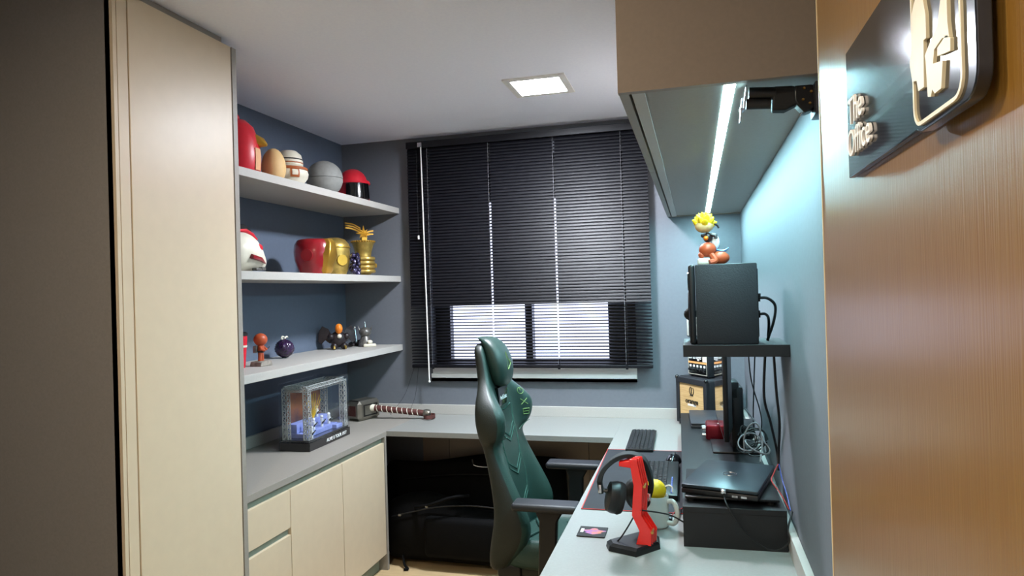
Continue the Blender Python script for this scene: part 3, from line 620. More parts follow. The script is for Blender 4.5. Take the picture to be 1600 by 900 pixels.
# ------------------------------------------------------------------ display case and hammer on the cabinet top
t = thing('display_case', 'clear acrylic case holding a miniature concert stage with steel trusses', 'display case', (-1.888, 3.10, ZD), math.radians(1))
hx, hy, ht = .082, .205, .325
bs = obj('base', MB().box(-hx, hx, -hy, hy, 0, .042).box(-hx+.006, hx-.006, -hy+.006, hy-.006, .042, .052), 'black_gloss', t, bevel=.002)
text('base_lettering', 'ALIVE II TOUR 1977', .024, 'white_ink', bs, frame((hx+.0006, .06, .021), (0, 1, 0), (0, 0, 1)), .0006)
for a in ((hx-.003, hx, -hy, hy, .042, ht), (-hx, -hx+.003, -hy, hy, .042, ht), (-hx+.003, hx-.003, -hy, -hy+.003, .042, ht), (-hx+.003, hx-.003, hy-.003, hy, .042, ht), (-hx+.003, hx-.003, -hy+.003, hy-.003, ht-.003, ht)):
    obj('clear_panel', MB().box(*a), 'acrylic', t)
def truss(p0, p1, w_, n):
    p0, p1 = Vector(p0), Vector(p1); ax = (p1-p0).normalized(); u = ax.orthogonal().normalized() if abs(ax.z) < .9 else Vector((1, 0, 0)); v = ax.cross(u); b = MB()
    cr = [u*w_/2+v*w_/2, u*-w_/2+v*w_/2, u*-w_/2-v*w_/2, u*w_/2-v*w_/2]
    for c_ in cr: b.tube([p0+c_, p1+c_], .0024, 4)
    for k in range(n):
        a, e = p0.lerp(p1, k/n), p0.lerp(p1, (k+1)/n)
        for j in range(4): b.tube([a+cr[j], e+cr[(j+1) % 4]], .0017, 4); b.tube([a+cr[j], a+cr[(j+1) % 4]], .0015, 4)
    return obj('truss', b, 'truss_metal', t, sm=False)
for x in (-.055, .058):
    for y in (-.18, .18): truss((x, y, .052), (x, y, .30), .026, 9)
truss((.058, -.19, .296), (.058, .19, .296), .02, 13); truss((-.055, -.19, .296), (-.055, .19, .296), .02, 13); truss((-.04, -.18, .296), (.045, -.18, .296), .02, 4); truss((-.04, .18, .296), (.045, .18, .296), .02, 4)
obj('stage', MB().box(-.065, .035, -.155, .155, .052, .075).box(-.065, -.015, -.155, .155, .075, .12), 'stage_bluelit', t, bevel=.002)
obj('backdrop', MB().box(-.07, -.066, -.16, .16, .12, .28), 'backdrop', t)
for i in range(14):
    a = -.9+i*.13; obj('firework', MB().tube([(-.02, .01, .12), (-.02+.004*(i % 3), .01+.10*math.sin(a), .12+.13*math.cos(a)*(.7+.3*(i % 2)))], .0012, 4), 'yellow', t)
for y, x, z in ((-.12, .01, .075), (-.045, .012, .075), (.035, .012, .075), (.11, .01, .075), (-.13, .05, .052), (.06, -.03, .12)):
    m_ = obj('performer', MB().tube([(x, y, z), (x, y+.002, z+.022), (x, y, z+.04)], [.008, .007, .009], 8).tube([(x, y, z+.036), (x+.01, y+.016, z+.024)], .003, 6).ball((x, y, z+.05), .0085, 10, 8), 'white_plastic', t)
    obj('instrument', MB().tube([(x+.011, y-.012, z+.02), (x+.012, y+.02, z+.034)], [.005, .002], 6), 'dark_ink', m_)
obj('foot_glow', MB().box(-.02, .06, .10, .165, .052, .072), 'stage_bluelit', t, bevel=.002)  # pale blue block; the stage's glow is put into its colour

t = thing('hammer', 'big metallic block-headed hammer with brown wrapped handle lying by the wall', 'hammer', (-1.955, 3.735, ZD), math.radians(0))
hd = MB().rbox(-.062, .062, -.092, .092, 0, .118, .018, 1)
Mh = Matrix.Rotation(math.radians(-16), 4, 'Z')
h0 = obj('head', hd.xf(Mh), 'steel', t, angle=25)
for zz, s in ((.119, 0),): obj('inlay', MB().box(-.035, .035, -.08, -.062, .1165, .1185).xf(Mh), 'dark_ink', h0)
obj('inlay', MB().box(-.03, .03, -.0935, -.091, .03, .09).xf(Mh), 'leather_brown', h0)
fr_ = MB()
for a in ((.0615, .0632, -.06, -.048, .025, .095), (.0615, .0632, .048, .06, .025, .095), (.0615, .0632, -.048, .048, .025, .033), (.0615, .0632, -.048, .048, .087, .095)): fr_.box(*a)
obj('inlay', fr_.xf(Mh), 'dark_ink', h0)
A, B = Vector((.055, -.0, .068)), Vector((.385, .035, .034))
obj('collar', MB().tube([A, A+(B-A)*.07], [.023, .02], 16), 'bone', t)
obj('handle', MB().tube([A+(B-A)*.06, B], .0185, 16), 'leather_brown', t)
ax = (B-A).normalized(); u = ax.cross(Vector((0, 0, 1))).normalized(); v = ax.cross(u)
for k in range(9):
    c_ = A.lerp(B, .12+.095*k); obj('lace', MB().tube([c_+ax*(.006*math.sin(a))+(u*math.cos(a)+v*math.sin(a))*.0188 for a in [2*math.pi*i/16 for i in range(17)]], .0022, 5), 'bone', t)
obj('pommel', MB().tube([B-ax*.005, B+ax*.012, B+ax*.03, B+ax*.034], [.022, .027, .022, .01], 16), 'steel', t)
c_ = B+Vector((.03, .0, -.012)); obj('wrist_loop', MB().loft([[(c_.x+(.03+r)*math.cos(a), c_.y+(.045+r)*math.sin(a), zz+c_.z-.016) for r, zz in ((-.002, 0), (.002, 0), (.002, .022), (-.002, .022))] for a in [2*math.pi*i/24 for i in range(25)]], cap=False), 'leather_brown', t)

# ------------------------------------------------------------------ desk: mat, keyboards, mouse, mug, coaster
t = thing('desk_mat', 'large dark desk mat with red stitched border on the desk', 'desk mat', (-.2365, 2.715, ZD), math.radians(1.2))
obj('cloth', MB().rbox(-.1655, .1775, -.43, .44, 0, .003, .0012, 1), 'mat_black', t)
e = MB(); P = [(-.163, -.4275), (.1755, -.4275), (.1755, .4375), (-.163, .4375), (-.163, -.4275)]
for a, b in zip(P, P[1:]): e.tube([(*a, .0022), (*b, .0022)], .0020, 6)
obj('stitched_edge', e, 'mat_red', t)
def keys(nx, ny, w_, l_, z, gap=.0036, skip=()):
    b = MB(); dx, dy = w_/nx, l_/ny
    for i in range(nx):
        for j in range(ny):
            x0, y0 = -w_/2+dx*i+gap/2, -l_/2+dy*j+gap/2
            x1, y1 = x0+dx-gap, y0+dy-gap
            b.add([(x0, y0, z), (x1, y0, z), (x1, y1, z), (x0, y1, z), (x0+.002, y0+.002, z+.005), (x1-.002, y0+.002, z+.005), (x1-.002, y1-.002, z+.005), (x0+.002, y1-.002, z+.005)], [(4, 5, 6, 7), (0, 1, 5, 4), (1, 2, 6, 5), (2, 3, 7, 6), (3, 0, 4, 7)])
    return b
k1 = thing('keyboard', 'plain flat black keyboard overlapping the far edge of the desk mat', 'keyboard', (-.267, 3.325, ZD+.003), math.radians(1))
obj('case', MB().rbox(-.062, .062, -.215, .215, .0, .014, .004, 2), 'black_plastic', k1)
o = obj('keys', keys(6, 17, .112, .37, .013).xf(Matrix.Translation((0, .022, 0))), 'key', k1, sm=False); o['kind'] = 'stuff'
o = obj('keys', keys(6, 2, .112, .036, .013).xf(Matrix.Translation((0, -.188, 0))), 'key', k1, sm=False); o['kind'] = 'stuff'
k2 = thing('keyboard', 'thick black mechanical keyboard with keys coloured as lit red and blue beside the black riser', 'keyboard', (-.150, 2.65, ZD+.003), math.radians(.8))
obj('case', MB().rbox(-.070, .070, -.24, .235, 0, .022, .005, 2), 'black_plastic', k2)
o = obj('keys', keys(5, 20, .095, .44, .021).xf(Matrix.Translation((-.016, 0, 0))), 'key', k2, sm=False); o['kind'] = 'stuff'
obj('lit_keys', keys(1, 4, .017, .09, .021).xf(Matrix.Translation((.012, -.165, .0012))), 'key_red_lit', k2, sm=False)
obj('lit_keys', keys(1, 8, .010, .20, .021).xf(Matrix.Translation((.048, -.12, .0012))), 'key_blue_lit', k2, sm=False)
t = thing('mouse', 'glossy black mouse lying behind the thick keyboard', 'mouse', (-.108, 2.955, ZD+.003), math.radians(80))
b_ = MB().ball((0, 0, 0), 1, 20, 12); b_.v = [(x*.058, y*.032, max(0, z)*.036) for x, y, z in b_.v]
obj('shell', b_, 'black_gloss', t); obj('wheel', MB().tube([(.03, -.004, .028), (.03, .004, .028)], .008, 12), 'black_matte', t)
t = thing('mug', 'pale grey china mug with a big handle beside the headphone stand', 'mug', (-.137, 2.165, ZD))
obj('cup', MB().lathe([(0, 0), (.034, 0), (.0385, .006), (.040, .095), (.0385, .098), (.037, .095), (.0355, .008), (0, .006)], 32), 'mug', t)
obj('handle', MB().tube(smooth([(.036, -.012, .082), (.056, -.024, .084), (.066, -.03, .055), (.058, -.026, .022), (.036, -.012, .016)]), .0075, 10), 'mug', t)
t = thing('yellow_ball', 'bright yellow foam ball resting in the mug', 'ball', (-.137, 2.165, ZD+.111))
obj('ball', MB().ball((0, 0, 0), .0335, 24, 16), 'yellow', t)
obj('hook', MB().tube(smooth([(.028, .0, .012), (.042, -.002, .018), (.052, -.004, .012), (.052, -.004, -.002)]), .0025, 6), 'white_plastic', t)
t = thing('coaster', 'small square dark coaster with a colourful print on the bare desk', 'coaster', (-.323, 2.071, ZD))
obj('pad', MB().rbox(-.043, .043, -.043, .043, 0, .004, .0018, 2), 'black_matte', t)
obj('print', MB().add([(.031*math.cos(a)*(1+.3*math.sin(5*a))+.004, .022*math.sin(a)*(1+.25*math.cos(4*a)), .0044) for a in [2*math.pi*i/28 for i in range(28)]], [tuple(range(28))]), 'print_violet', t)
obj('tab', MB().box(-.036, -.027, -.012, .018, .004, .0046), 'white_ink', t)

# ------------------------------------------------------------------ headphone stand and headphones
HY = 1.965
t = thing('headphone_stand', 'translucent red zigzag headphone stand on a black angular base', 'stand', (-.165, HY, ZD))
R0 = Vector((-.165, HY, ZD))
B4 = [on(x, y, 'Z', ZD)-R0 for x, y in ((947, 853), (951, 861), (994, 871), (1032, 858), (1031, 846), (1000, 838))]
b_ = MB().loft([[(p.x, p.y, 0) for p in B4], [(p.x*.97, p.y*.97, .014) for p in B4], [(p.x*.86, p.y*.82, .021) for p in B4]])
obj('base', b_, 'black_plastic', t, sm=False)
CP = [(1010, 856), (1013, 828), (999, 803), (1001, 757), (993, 716)]
PP = [on(x, y, 'Y', HY-.005)-R0 for x, y in CP]; PP[0].z = .018
hwid = (.021, .017, .0135, .0125, .0105)
for k, off in enumerate((-.018, -.006, .006, .018)):
    L_, R_ = [], []
    for p, hw in zip(PP, hwid): L_.append((p.x-hw, p.z)); R_.append((p.x+hw, p.z))
    s_ = obj('red_layer', MB().prism(L_+R_[::-1], off-.0035, off+.0035).xf(Matrix.Translation((off*.35, 0, 0))), 'red_acrylic', t, bevel=.001)
top = PP[-1]; obj('hook_arm', MB().prism([(top.x-.050, top.z-.030), (top.x+.008, top.z-.036), (top.x+.008, top.z-.014), (top.x-.015, top.z-.011), (top.x-.050, top.z-.018)], .012, .070), 'red_acrylic', t, bevel=.002)
for p in (PP[1], PP[3]): obj('bolt', MB().tube([(p.x+.012, -.028, p.z), (p.x+.012, .028, p.z)], .004, 8), 'brass', t)

hp_ = thing('headphones', 'black over-ear headphones hanging on the red stand', 'headphones', (-.18, HY, .88))
R0 = Vector((-.18, HY, .88))
HB = [on(x, y, 'Y', HY+dy)-R0 for x, y, dy in ((940, 770, -.004), (937, 750, .0), (946, 730, .014), (964, 715, .036), (985, 710, .047), (1005, 718, .054), (1015, 740, .066), (1018, 763, .080), (1012, 783, .085))]
HB = smooth(HB, 5)
R = []
for i, p in enumerate(HB):
    tg = (HB[min(i+1, len(HB)-1)]-HB[max(i-1, 0)]).normalized(); nn = Vector((tg.z, 0, -tg.x)).normalized(); wv = .021 if 4 < i < len(HB)-5 else .013
    R.append([p+nn*a+Vector((0, b, 0)) for a, b in ((-.006, -wv), (.007, -wv), (.007, wv), (-.006, wv))])
obj('headband', MB().loft(R), 'black_matte', hp_, bevel=.002)
for px, py, dy, ang, s in ((961, 777, -.004, 14, -1), (997, 772, .085, -12, 1)):
    c_ = on(px, py, 'Y', HY+dy)-R0; M_ = Matrix.Translation((c_.x, dy, c_.z)) @ Matrix.Rotation(math.radians(ang), 4, 'Y') @ Matrix.Rotation(math.radians(-28*s-10), 4, 'Z')
    def oval(x, ry, rz): return [(x, ry*math.cos(a), rz*math.sin(a)) for a in [2*math.pi*i/22 for i in range(22)]]
    cp = obj('ear_cup', MB().loft([oval(-.024*1, .022, .03), oval(-.020, .034, .042), oval(-.004, .038, .047), oval(.004, .038, .047)]).xf(M_ if s < 0 else M_ @ Matrix.Rotation(math.pi, 4, 'Z')), 'black_plastic', hp_, angle=50)
    obj('ear_cushion', MB().loft([oval(.003, .037, .046), oval(.012, .0385, .0475), oval(.022, .034, .043), oval(.022, .02, .028), oval(.01, .018, .025)]).xf(M_ if s < 0 else M_ @ Matrix.Rotation(math.pi, 4, 'Z')), 'black_matte', cp, angle=60)
for i_, e_ in ((0, on(961, 765, 'Y', HY-.004)-R0), (len(HB)-1, on(1003, 768, 'Y', HY+.085)-R0)):
    p = HB[min(max(i_, 2), len(HB)-3)]; obj('yoke', MB().tube(smooth([p, (p+e_)/2+Vector((-.008 if i_ == 0 else .008, 0, -.006)), Vector((e_.x, e_.y, e_.z))]), .006, 8), 'black_plastic', hp_)
    obj('slider', MB().rbox(p.x-.005, p.x+.005, p.y-.0155, p.y-.010, p.z-.012, p.z+.012, .002, 2), 'chrome', hp_)

# ------------------------------------------------------------------ riser and what stands on it
RZ = .865; RA = math.radians(1.35)
rs = thing('riser', 'long black wooden monitor riser standing on the desk along the wall', 'riser', (.077, 2.01, ZD), RA)
obj('top', MB().box(-.128, .152, 0, 1.485, .099, .115), 'black_wood', rs, bevel=.0008)
obj('front', MB().box(-.128, .152, .001, .017, .0, .099), 'black_wood', rs, bevel=.0008)
obj('end', MB().box(-.128, .152, 1.468, 1.484, .0, .099), 'black_wood', rs)
obj('side', MB().box(-.128, -.112, .017, 1.468, .0, .099), 'black_wood', rs)
obj('side', MB().box(.136, .152, .017, 1.468, .0, .099), 'black_wood', rs)

LZ = .900
t = thing('laptop_stand', 'slim black stand under the closed dark laptop', 'laptop stand', (.08, 2.2, RZ))
obj('tray', MB().rbox(-.125, .135, -.15, .16, .010, .018, .003, 2), 'black_plastic', t)
for x in (-.11, .11):
    for y in (-.13, .13): obj('foot', MB().lathe([(.010, 0), (.010, .008), (.006, .011)], 12, (x, y, 0)), 'black_matte', t)
LP = [on(x, y, 'Z', .925) for x, y in ((1058, 755.5), (1172, 762), (1212, 720.5), (1105, 718.5))]
t = thing('laptop', 'closed dark blue-grey laptop with a round silver logo on its lid', 'laptop', (LP[0]+LP[2])/2*1)
t.location.z = RZ+.018; c0 = t.location.copy()
ux = (LP[1]-LP[0]).normalized(); uy = Vector((-ux.y, ux.x, 0)); sk = math.radians(14)
lw, ll = .218, .318
rot = Matrix.Rotation(math.radians(-14), 4, 'Z')
t.location.x, t.location.y = .088, 2.205
t.rotation_euler.z = math.radians(-14)
obj('base', MB().rbox(-lw/2, lw/2, -ll/2, ll/2, 0, .016, .004, 2), 'black_plastic', t)
ld = obj('lid', MB().rbox(-lw/2, lw/2, -ll/2, ll/2, .017, .028, .004, 2), 'laptop', t)
obj('logo_ring', MB().tube([(.020*math.cos(a), .020*math.sin(a), .028) for a in [2*math.pi*i/28 for i in range(29)]], .0016, 5), 'chrome', ld)
text('logo_lettering', 'DELL', .0155, 'chrome', ld, frame((0, 0, .0284), (0, -1, 0), (1, 0, 0)), .0003)
for x in (-.03, .045, .07): obj('port', MB().box(x-.008, x+.008, -ll/2-.0006, -ll/2+.004, .004, .010), 'chrome' if x > 0 else 'black_matte', t)

t = thing('monitor', 'thin black monitor seen edge-on, standing on the riser', 'monitor', (.13, 2.78, RZ), math.radians(1.5))
obj('foot', MB().rbox(-.085, .085, -.12, .10, 0, .008, .003, 2), 'black_plastic', t)
obj('stem', MB().rbox(-.012, .035, -.05, .05, .006, .24, .008, 2).rbox(-.03, .02, -.05, .05, .19, .26, .008, 2), 'black_plastic', t)
pn = obj('panel', MB().rbox(-.052, -.034, -.27, .27, .075, .412, .004, 2), 'black_plastic', t)
obj('screen', MB().box(-.0528, -.0518, -.262, .262, .088, .404), 'screen', pn)
obj('back_shell', MB().loft([[(-.036, y*.262, .245+z*.16) for y, z in ((-1, -1), (1, -1), (1, 1), (-1, 1))], [(-.018, y*.21, .245+z*.125) for y, z in ((-1, -1), (1, -1), (1, 1), (-1, 1))], [(-.012, y*.12, .245+z*.08) for y, z in ((-1, -1), (1, -1), (1, 1), (-1, 1))]]), 'black_plastic', pn, bevel=.004)

t = thing('audio_interface', 'small dark red metal audio interface with silver knobs in front of the monitor', 'audio interface', (.070, 2.935, RZ))
obj('case', MB().rbox(-.04, .055, -.05, .075, .0, .060, .005, 2), 'red_metal', t)
obj('face', MB().rbox(-.0435, -.039, -.046, .071, .004, .056, .002, 1), 'red_metal', t)
for y, z in ((-.030, .044), (-.030, .018), (.008, .038), (.045, .034)): obj('knob', MB().tube([(-.042, y, z), (-.058, y, z)], [.009, .008], 14), 'chrome', t)
obj('mark', MB().box(.004, .010, -.010, .008, .0598, .0603), 'white_ink', t)
t = thing('laptop', 'closed plain grey laptop lying flat on the far part of the riser', 'laptop', (.075, 3.285, RZ), math.radians(2))
obj('base', MB().rbox(-.115, .115, -.165, .165, 0, .014, .004, 2), 'laptop_grey', t); obj('lid', MB().rbox(-.115, .115, -.165, .165, .0145, .024, .004, 2), 'laptop_grey', t)
t = thing('power_brick', 'black power adapter among the tangled cables on the riser', 'adapter', (.195, 3.02, RZ), math.radians(-6))
obj('body', MB().rbox(-.03, .03, -.09, .09, 0, .05, .006, 2), 'black_plastic', t); obj('plug', MB().box(-.012, .012, -.096, -.09, .015, .035), 'chrome', t)

# ------------------------------------------------------------------ amplifier stack in the corner
A = Vector((-.112, 3.815, 0)); B = Vector((.043, 3.60, 0)); dr = (B-A).normalized(); nrm = Vector((-dr.y, dr.x, 0))
mid = (A+B)/2; ang = math.atan2(dr.y, dr.x)
t = thing('speaker_cabinet', 'small black guitar speaker cabinet with woven tan grille in the corner', 'speaker', (mid.x, mid.y, ZD), ang)
L2 = (B-A).length/2; DP = .155
obj('case', MB().rbox(-L2, L2, 0.012, DP, .0, .262, .012, 3).box(-L2, -L2+.026, -.004, .02, .012, .25).box(L2-.026, L2, -.004, .02, .012, .25).box(-L2+.02, L2-.02, -.004, .02, .228, .258).box(-L2+.02, L2-.02, -.004, .02, .004, .03), 'vinyl_black', t, bevel=.003)
gr = obj('grille', MB().box(-L2+.026, L2-.026, .004, .012, .03, .228), 'grille', t)
b_ = MB().tube([(.018*math.cos(a), .0025, .192+.022*math.sin(a)) for a in [math.pi/2+2*math.pi*i/16*.9+.3 for i in range(16)]], .0022, 5).tube([(-.004, .0025, .168), (.0, .0025, .21)], .0026, 5).tube([(-.014, .0025, .168), (.012, .0025, .168)], .002, 5)
obj('crest', b_, 'dark_ink', gr); obj('name_plate', MB().box(-.036, .036, .002, .005, .112, .122), 'white_plastic', gr)
text('lettering', 'orange', .040, 'dark_ink', gr, frame((0, .002, .137), (1, 0, 0), (0, 0, 1)), .0012)
for s in (-1, 1): obj('corner_cap', MB().ball((s*(L2-.006), .002, .254), .012, 10, 8), 'black_gloss', t)
t2 = thing('amplifier_head', 'small black guitar amplifier head with white lettering on the speaker cabinet', 'amplifier', (mid.x+.035, mid.y+.02, ZD+.262), ang)
obj('case', MB().rbox(-.085, .085, .006, .125, .004, .145, .006, 2), 'vinyl_black', t2)
fp = obj('face_plate', MB().box(-.08, .08, .002, .007, .014, .138), 'black_gloss', t2)
text('lettering', 'orange', .040, 'white_ink', fp, frame((-.02, .0015, .108), (1, 0, 0), (0, 0, 1)), .0006)
obj('stripe', MB().box(-.08, .08, .0005, .003, .072, .082), 'orange_strip', fp); obj('badge', MB().box(.045, .077, .0005, .003, .084, .134), 'bone', fp)
fr_ = MB()
for a in ((-.08, .08, .014, .016), (-.08, .08, .136, .138), (-.08, -.078, .014, .138), (.078, .08, .014, .138)): fr_.box(a[0], a[1], .0005, .003, a[2], a[3])
obj('border', fr_, 'bone', fp)
for i in range(5):
    x = -.06+.03*i; kn = obj('knob', MB().tube([(x, .002, .04), (x, -.010, .04)], [.009, .007], 12), 'black_plastic', fp); obj('pictogram', MB().box(x-.007, x+.007, .0005, .003, .053, .064), 'white_ink', fp)
for x in (-.07, .07):
    for y in (.02, .11): obj('foot', MB().lathe([(.008, 0), (.008, .005)], 8, (x, y, 0)), 'black_matte', t2)

# ------------------------------------------------------------------ speaker on its shelf
sh = tag(obj('wall_shelf', MB().box(-.1445, .1445, -.128, .128, -.034, 0), 'black_wood', loc=(.1065, 2.155, 1.324), bevel=.001), 'short thick black shelf fixed to the wall, carrying the loudspeaker', 'shelf')
sk_ = thing('loudspeaker', 'black studio loudspeaker seen from its side on the short black shelf', 'speaker', (.08, 2.152, 1.324))
obj('cabinet', MB().rbox(-.078, .092, -.105, .105, .0, .232, .004, 2), 'vinyl_black', sk_)
bf = obj('baffle', MB().rbox(-.098, -.079, -.105, .105, .0, .232, .007, 3), 'black_plastic', sk_)
obj('woofer', MB().tube([(-.095, 0, .085), (-.101, 0, .085), (-.096, 0, .085)], [.07, .066, .045], 28).ball((-.095, 0, .085), .02, 14, 8), 'black_matte', bf); obj('tweeter', MB().tube([(-.095, 0, .185), (-.101, 0, .185)], [.032, .028], 24), 'black_gloss', bf)
obj('rear_plate', MB().box(.0915, .095, -.085, .085, .02, .215), 'black_plastic', sk_)
for z, y in ((.13, -.03), (.082, -.02)): obj('socket', MB().tube([(.094, y, z), (.104, y, z)], .011, 12), 'black_matte', sk_)
obj('rear_knob', MB().tube([(.094, -.05, .138), (.104, -.05, .138)], .006, 10), 'black_plastic', sk_)

t = thing('toy_figure', 'little figure with spiky yellow top riding a brown rounded creature, on the loudspeaker', 'figurine', (.052, 2.12, 1.556))
obj('brown_base', MB().ball((.022, 0, .020), .026, 18, 12, squash=(1.1, .9, .76)).ball((-.012, -.004, .045), .024, 18, 12, squash=(1.05, .95, .95)).tube(smooth([(-.002, -.018, .03), (.008, -.028, .012), (-.008, -.034, .006)]), .009, 8).ball((-.03, -.008, .030), .010, 10, 8), 'brown_clay', t)
obj('pale_foot', MB().rbox(-.042, -.006, -.028, .012, 0, .020, .006, 3), 'bone', t)
obj('blue_flap', MB().loft([[(x, -.010, z-.003), (x, .012, z-.003), (x, .012, z+.004), (x, -.010, z+.004)] for x, z in ((.008, .045), (.022, .041), (.036, .038), (.050, .050))]), 'blue_toy', t, sub=1)
obj('white_tuft', MB().ball((.012, .004, .068), .016, 12, 8, squash=(.7, .6, 1.3)), 'white_plastic', t)
obj('dark_body', MB().ball((-.010, 0, .082), .014, 14, 10, squash=(1, .9, 1.1)).tube([(-.002, -.008, .09), (.012, -.012, .086), (.012, -.014, .078)], .006, 8).tube([(-.018, -.006, .09), (-.028, -.012, .086)], .005, 8), 'dark_toy', t)
obj('orange_front', MB().ball((-.016, -.011, .080), .007, 10, 8), 'orange_toy', t)
hd = obj('head', MB().ball((-.020, 0, .118), .026, 20, 14, squash=(1.05, 1, .85)), 'tan_egg', t)
for i in range(22):
    a = i*2.399; el = .15+1.25*(i/21); v_ = Vector((math.cos(a)*math.cos(el), math.sin(a)*math.cos(el), math.sin(el))); c_ = Vector((-.020, 0, .120))
    obj('tuft', MB().tube([c_+v_*.015, c_+v_*.027, c_+v_*.038+Vector((0, 0, .002))], [.013, .010, .001], 8), 'yellow', hd)
obj('strap', MB().tube(smooth([(.004, -.006, .122), (.016, -.004, .118), (.022, -.004, .108)]), .003, 8), 'dark_toy', hd)

p = on(1080, 508, 'Y', D); t = thing('wall_socket', 'small grey socket plate on the wall behind the loudspeaker', 'socket', (p.x+.012, D, p.z))
obj('plate', MB().rbox(-.036, .036, -.009, -.0005, -.058, .058, .003, 2), 'mdf_light', t)
for z in (-.022, .022): obj('insert', MB().box(-.022, .022, -.0105, -.008, z-.016, z+.016), 'panel_dark', t)

# ------------------------------------------------------------------ wall bracket near the door
t = thing('wall_bracket', 'black metal holder with brass screws and silver end plates, fixed to the wall', 'bracket', (XR, 1.425, 1.845))
R0 = Vector((XR, 1.425, 1.845))
def W(x, y, dy=0): return on(x, y, 'Y', 1.425+dy)-R0
def barq(pts, y0, y1, m_, nm, par, bev=.003):
    P = [W(*p) for p in pts]; return obj(nm, MB().prism([(p.x, p.z) for p in P], y0, y1), m_, par, bevel=bev)
jn = barq([(1240, 136), (1266, 134), (1276, 136), (1276, 162), (1268, 174), (1256, 178), (1246, 168), (1240, 160)], -.012, .02, 'black_plastic', 'joint_plate', t)
for x, y in ((1255, 140.5), (1266, 145.5), (1253.5, 158), (1264, 163.5)): p = W(x, y); obj('screw', MB().tube([(p.x, -.011, p.z), (p.x, -.0155, p.z)], [.0032, .002], 10), 'brass', jn)
barq([(1208, 137), (1236, 135.5), (1248, 138), (1248, 163), (1226, 174), (1206, 174)], -.010, .018, 'black_matte', 'arm', t)
for y0, y1, xa, xb in ((143.5, 150, 1170, 1212), (162, 164, 1166, 1204)):
    a, b = W(xa, (y0+y1)/2), W(xb, (y0+y1)/2-1); obj('roller', MB().tube([a, b], .0125 if y0 < 150 else .0105, 16), 'black_plastic', t)
barq([(1164.5, 136), (1166.5, 136), (1163, 173), (1161, 173)], -.012, .014, 'chrome', 'end_plate', t, .0005); barq([(1158.5, 156), (1160.5, 156), (1157.5, 190), (1155.5, 190)], -.012, .014, 'chrome', 'end_plate', t, .0005)
barq([(1155.5, 170), (1163, 170), (1162, 174), (1156, 174)], -.01, .012, 'chrome', 'end_plate', t, .0005)
a, b = W(1250, 180), W(1257, 173); obj('lever', MB().tube([a, b], .0025, 8), 'chrome', t)
obj('wall_plate', MB().rbox(-.022, -.0005, -.03, .035, -.03, .032, .004, 2), 'black_plastic', t)

# ------------------------------------------------------------------ cables
LAID = []
def cable(label, pts, r, m_, grp=None, k=6):
    c = smooth(pts, k); LAID.append((c, r)); return tag(obj('cable', MB().tube(c, r, 7), m_), label, 'cable', grp)
G = 'cables behind the monitor'
cable('black speaker lead looping from the upper socket to the shelf', [(.182, 2.122, 1.454), (.205, 2.12, 1.452), (.226, 2.13, 1.43), (.222, 2.14, 1.385), (.205, 2.16, 1.326)], .0042, 'cable_black', 'speaker leads')
cable('black speaker lead looping from the lower socket to the shelf', [(.182, 2.132, 1.406), (.200, 2.142, 1.405), (.211, 2.170, 1.385), (.210, 2.195, 1.327)], .0042, 'cable_black', 'speaker leads')
def hang(px, Y, r, m_, label, top=None):
    P = []
    for (x, y), yy in zip(px, Y): P.append(on(x, y, 'Y', yy))
    for p in P:
        p.x = min(p.x, XR-.006)
        if p.z < .835 and p.y < 2.02: p.x = min(p.x, .227)
        if p.z < RZ+.004 and p.y > 2.4: p.z = RZ+.004
    if top: P[0].z = top
    return cable(label, P, r, m_, G)
hang([(1196, 558), (1194, 620), (1204, 660), (1214, 705), (1216, 730)], [2.2, 2.25, 2.3, 2.35, 2.33], .0042, 'cable_black', 'thick black cable hanging from the short shelf, bent in the middle', 1.2915)
hang([(1209, 558), (1213, 610), (1218, 660), (1217, 700), (1217, 735)], [2.2, 2.22, 2.25, 2.3, 2.3], .0042, 'cable_black', 'thick black cable hanging from the short shelf, nearly straight', 1.2915)
hang([(1169, 558), (1174, 595), (1187, 640), (1190, 665), (1183, 690)], [2.25, 2.50, 2.74, 2.85, 2.87], .0022, 'cable_black', 'thin dark cable slanting down behind the monitor', 1.2915)
hang([(1180, 558), (1178, 600), (1177, 655), (1180, 690)], [2.25, 2.6, 2.8, 2.8], .0024, 'cable_black', 'thin dark cable dropping straight down behind the monitor', 1.2915)
hang([(1150, 625), (1165, 640), (1182, 662), (1192, 680), (1197, 712)], [2.75]*3+[2.66, 2.58], .0030, 'cable_grey', 'light grey cable arching from the monitor back to the riser')
hang([(1163, 708), (1163, 682), (1172, 664), (1184, 663), (1191, 690), (1188, 722)], [2.56, 2.56, 2.56, 2.55, 2.52, 2.46], .0030, 'cable_grey', 'light grey cable forming an upright loop on the riser')
random.seed(11)
def clear(P, r):
    for c, q in LAID:
        lim = (r+q+.0012)**2
        for a in P:
            if abs(a.y-c[0].y) > 1: continue
            for b in c:
                if (a-b).length_squared < lim: return False
    return True
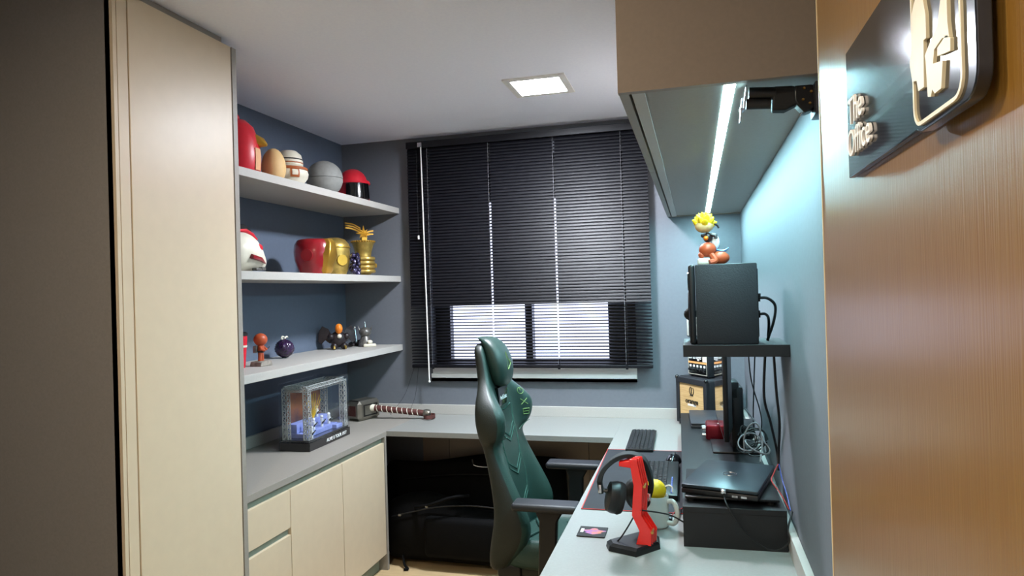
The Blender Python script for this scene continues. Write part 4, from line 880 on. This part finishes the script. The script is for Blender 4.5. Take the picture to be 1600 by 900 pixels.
def coil(i):
    """one loose loop lying behind the monitor, clear of its stem and of the cables already there"""
    for _ in range(4000):
        ax = Vector((random.uniform(-.6, .6), random.uniform(-1, -.2), random.uniform(.1, .9))).normalized(); u = ax.orthogonal().normalized(); v = ax.cross(u)
        c = Vector((random.uniform(.165, .215), random.uniform(2.48, 2.70), RZ+random.uniform(.03, .075))); ra = random.uniform(.036, .062); rb = random.uniform(.6, 1)*ra; ph = random.uniform(0, 6)
        pts = [c+u*ra*(1+.06*j/8)*math.cos(ph+j*.72)+v*rb*math.sin(ph+j*.72)+ax*.006*(j-4)/2 for j in range(9)]
        P = smooth(pts, 12)
        if all((.128 if p.y < 2.70 else .174) < p.x < XR-.008 and RZ+.013 < p.z < RZ+.125 and 2.44 < p.y < 2.90 for p in P) and clear(P, .0026): return pts
    raise RuntimeError('no room for cable %d' % i)
for i in range(7):
    P = coil(i)
    mm = ('cable_black', 'cable_grey', 'cable_black', 'cable_black', 'cable_black', 'cable_black', 'cable_grey')[i]
    cable({'cable_black': 'black cable coiled in the tangle on the riser', 'cable_grey': 'pale grey cable coiled in the tangle on the riser', 'cable_white': 'white cable coiled in the tangle on the riser'}[mm], P, .0026, mm, 'tangled cables on the riser')
hang([(1131, 768), (1134, 785), (1148, 810), (1168, 836), (1195, 856), (1215, 860), (1232, 848), (1238, 828), (1238, 800)], [2.04, 2.0, 1.985, 1.98, 1.98, 1.98, 1.985, 1.995, 2.03], .0026, 'cable_black', 'thin dark cable plugged into the laptop and looping over the riser front')
pg = tag(obj('cable_plug', MB().rbox(-.007, .007, -.014, .010, -.005, .005, .002, 2), 'chrome', loc=on(1130, 767, 'Y', 2.035)), 'small silver plug on the cable in the laptop side', 'plug')
for px, m_, l_ in (([(1216, 725), (1208, 742), (1206, 752), (1220, 772), (1233, 796)], 'cable_red', 'thin red wire running down beside the wall behind the laptop'), ([(1217, 725), (1222, 748), (1230, 775), (1236, 798)], 'cable_blue', 'thin blue wire running down beside the wall behind the laptop')):
    hang(px, [2.20, 2.18, 2.15, 2.10, 2.06] if m_ == 'cable_red' else [2.25, 2.22, 2.15, 2.085], .0016, m_, l_)
def desk_c(px, r, m_, label, lift=.003):
    P = [on(x, y, 'Z', ZD+lift) for x, y in px]
    for p in P:
        p.x = min(p.x, -.061)
        if p.y > 2.25: p.z = ZD+.0065
    return cable(label, P, r, m_, 'leads on the desk')
cable('black lead from the mug side across to the riser', [on(1000, 797, 'Y', 1.944), on(1030, 801, 'Y', 1.98), on(1050, 806, 'Y', 2.0), on(1070, 817, 'Y', 2.05)], .0022, 'cable_black', 'leads on the desk')
desk_c([(1046, 812), (1054, 802), (1064, 797), (1068, 796)], .0018, 'cable_red', 'short red lead on the desk beside the riser')
desk_c([(1044, 815), (1056, 815), (1062, 806), (1064, 798)], .0018, 'cable_black', 'short black lead curled on the desk beside the riser')
t = thing('cable_connector', 'small black connector lying on the desk behind the mug handle', 'plug', on(1046, 814, 'Z', ZD)); obj('body', MB().rbox(-.009, .009, -.014, .014, 0, .014, .003, 2), 'black_plastic', t); obj('tip', MB().box(-.005, .005, .014, .022, .004, .010), 'chrome', t)
cable('short black lead with a plug leaning from the headphones to the stand base', [on(991, 806, 'Y', 1.95), on(980, 825, 'Y', 1.95), on(970, 840, 'Y', 1.955), on(962, 848, 'Y', 1.96)], .0022, 'cable_black', 'leads on the desk')
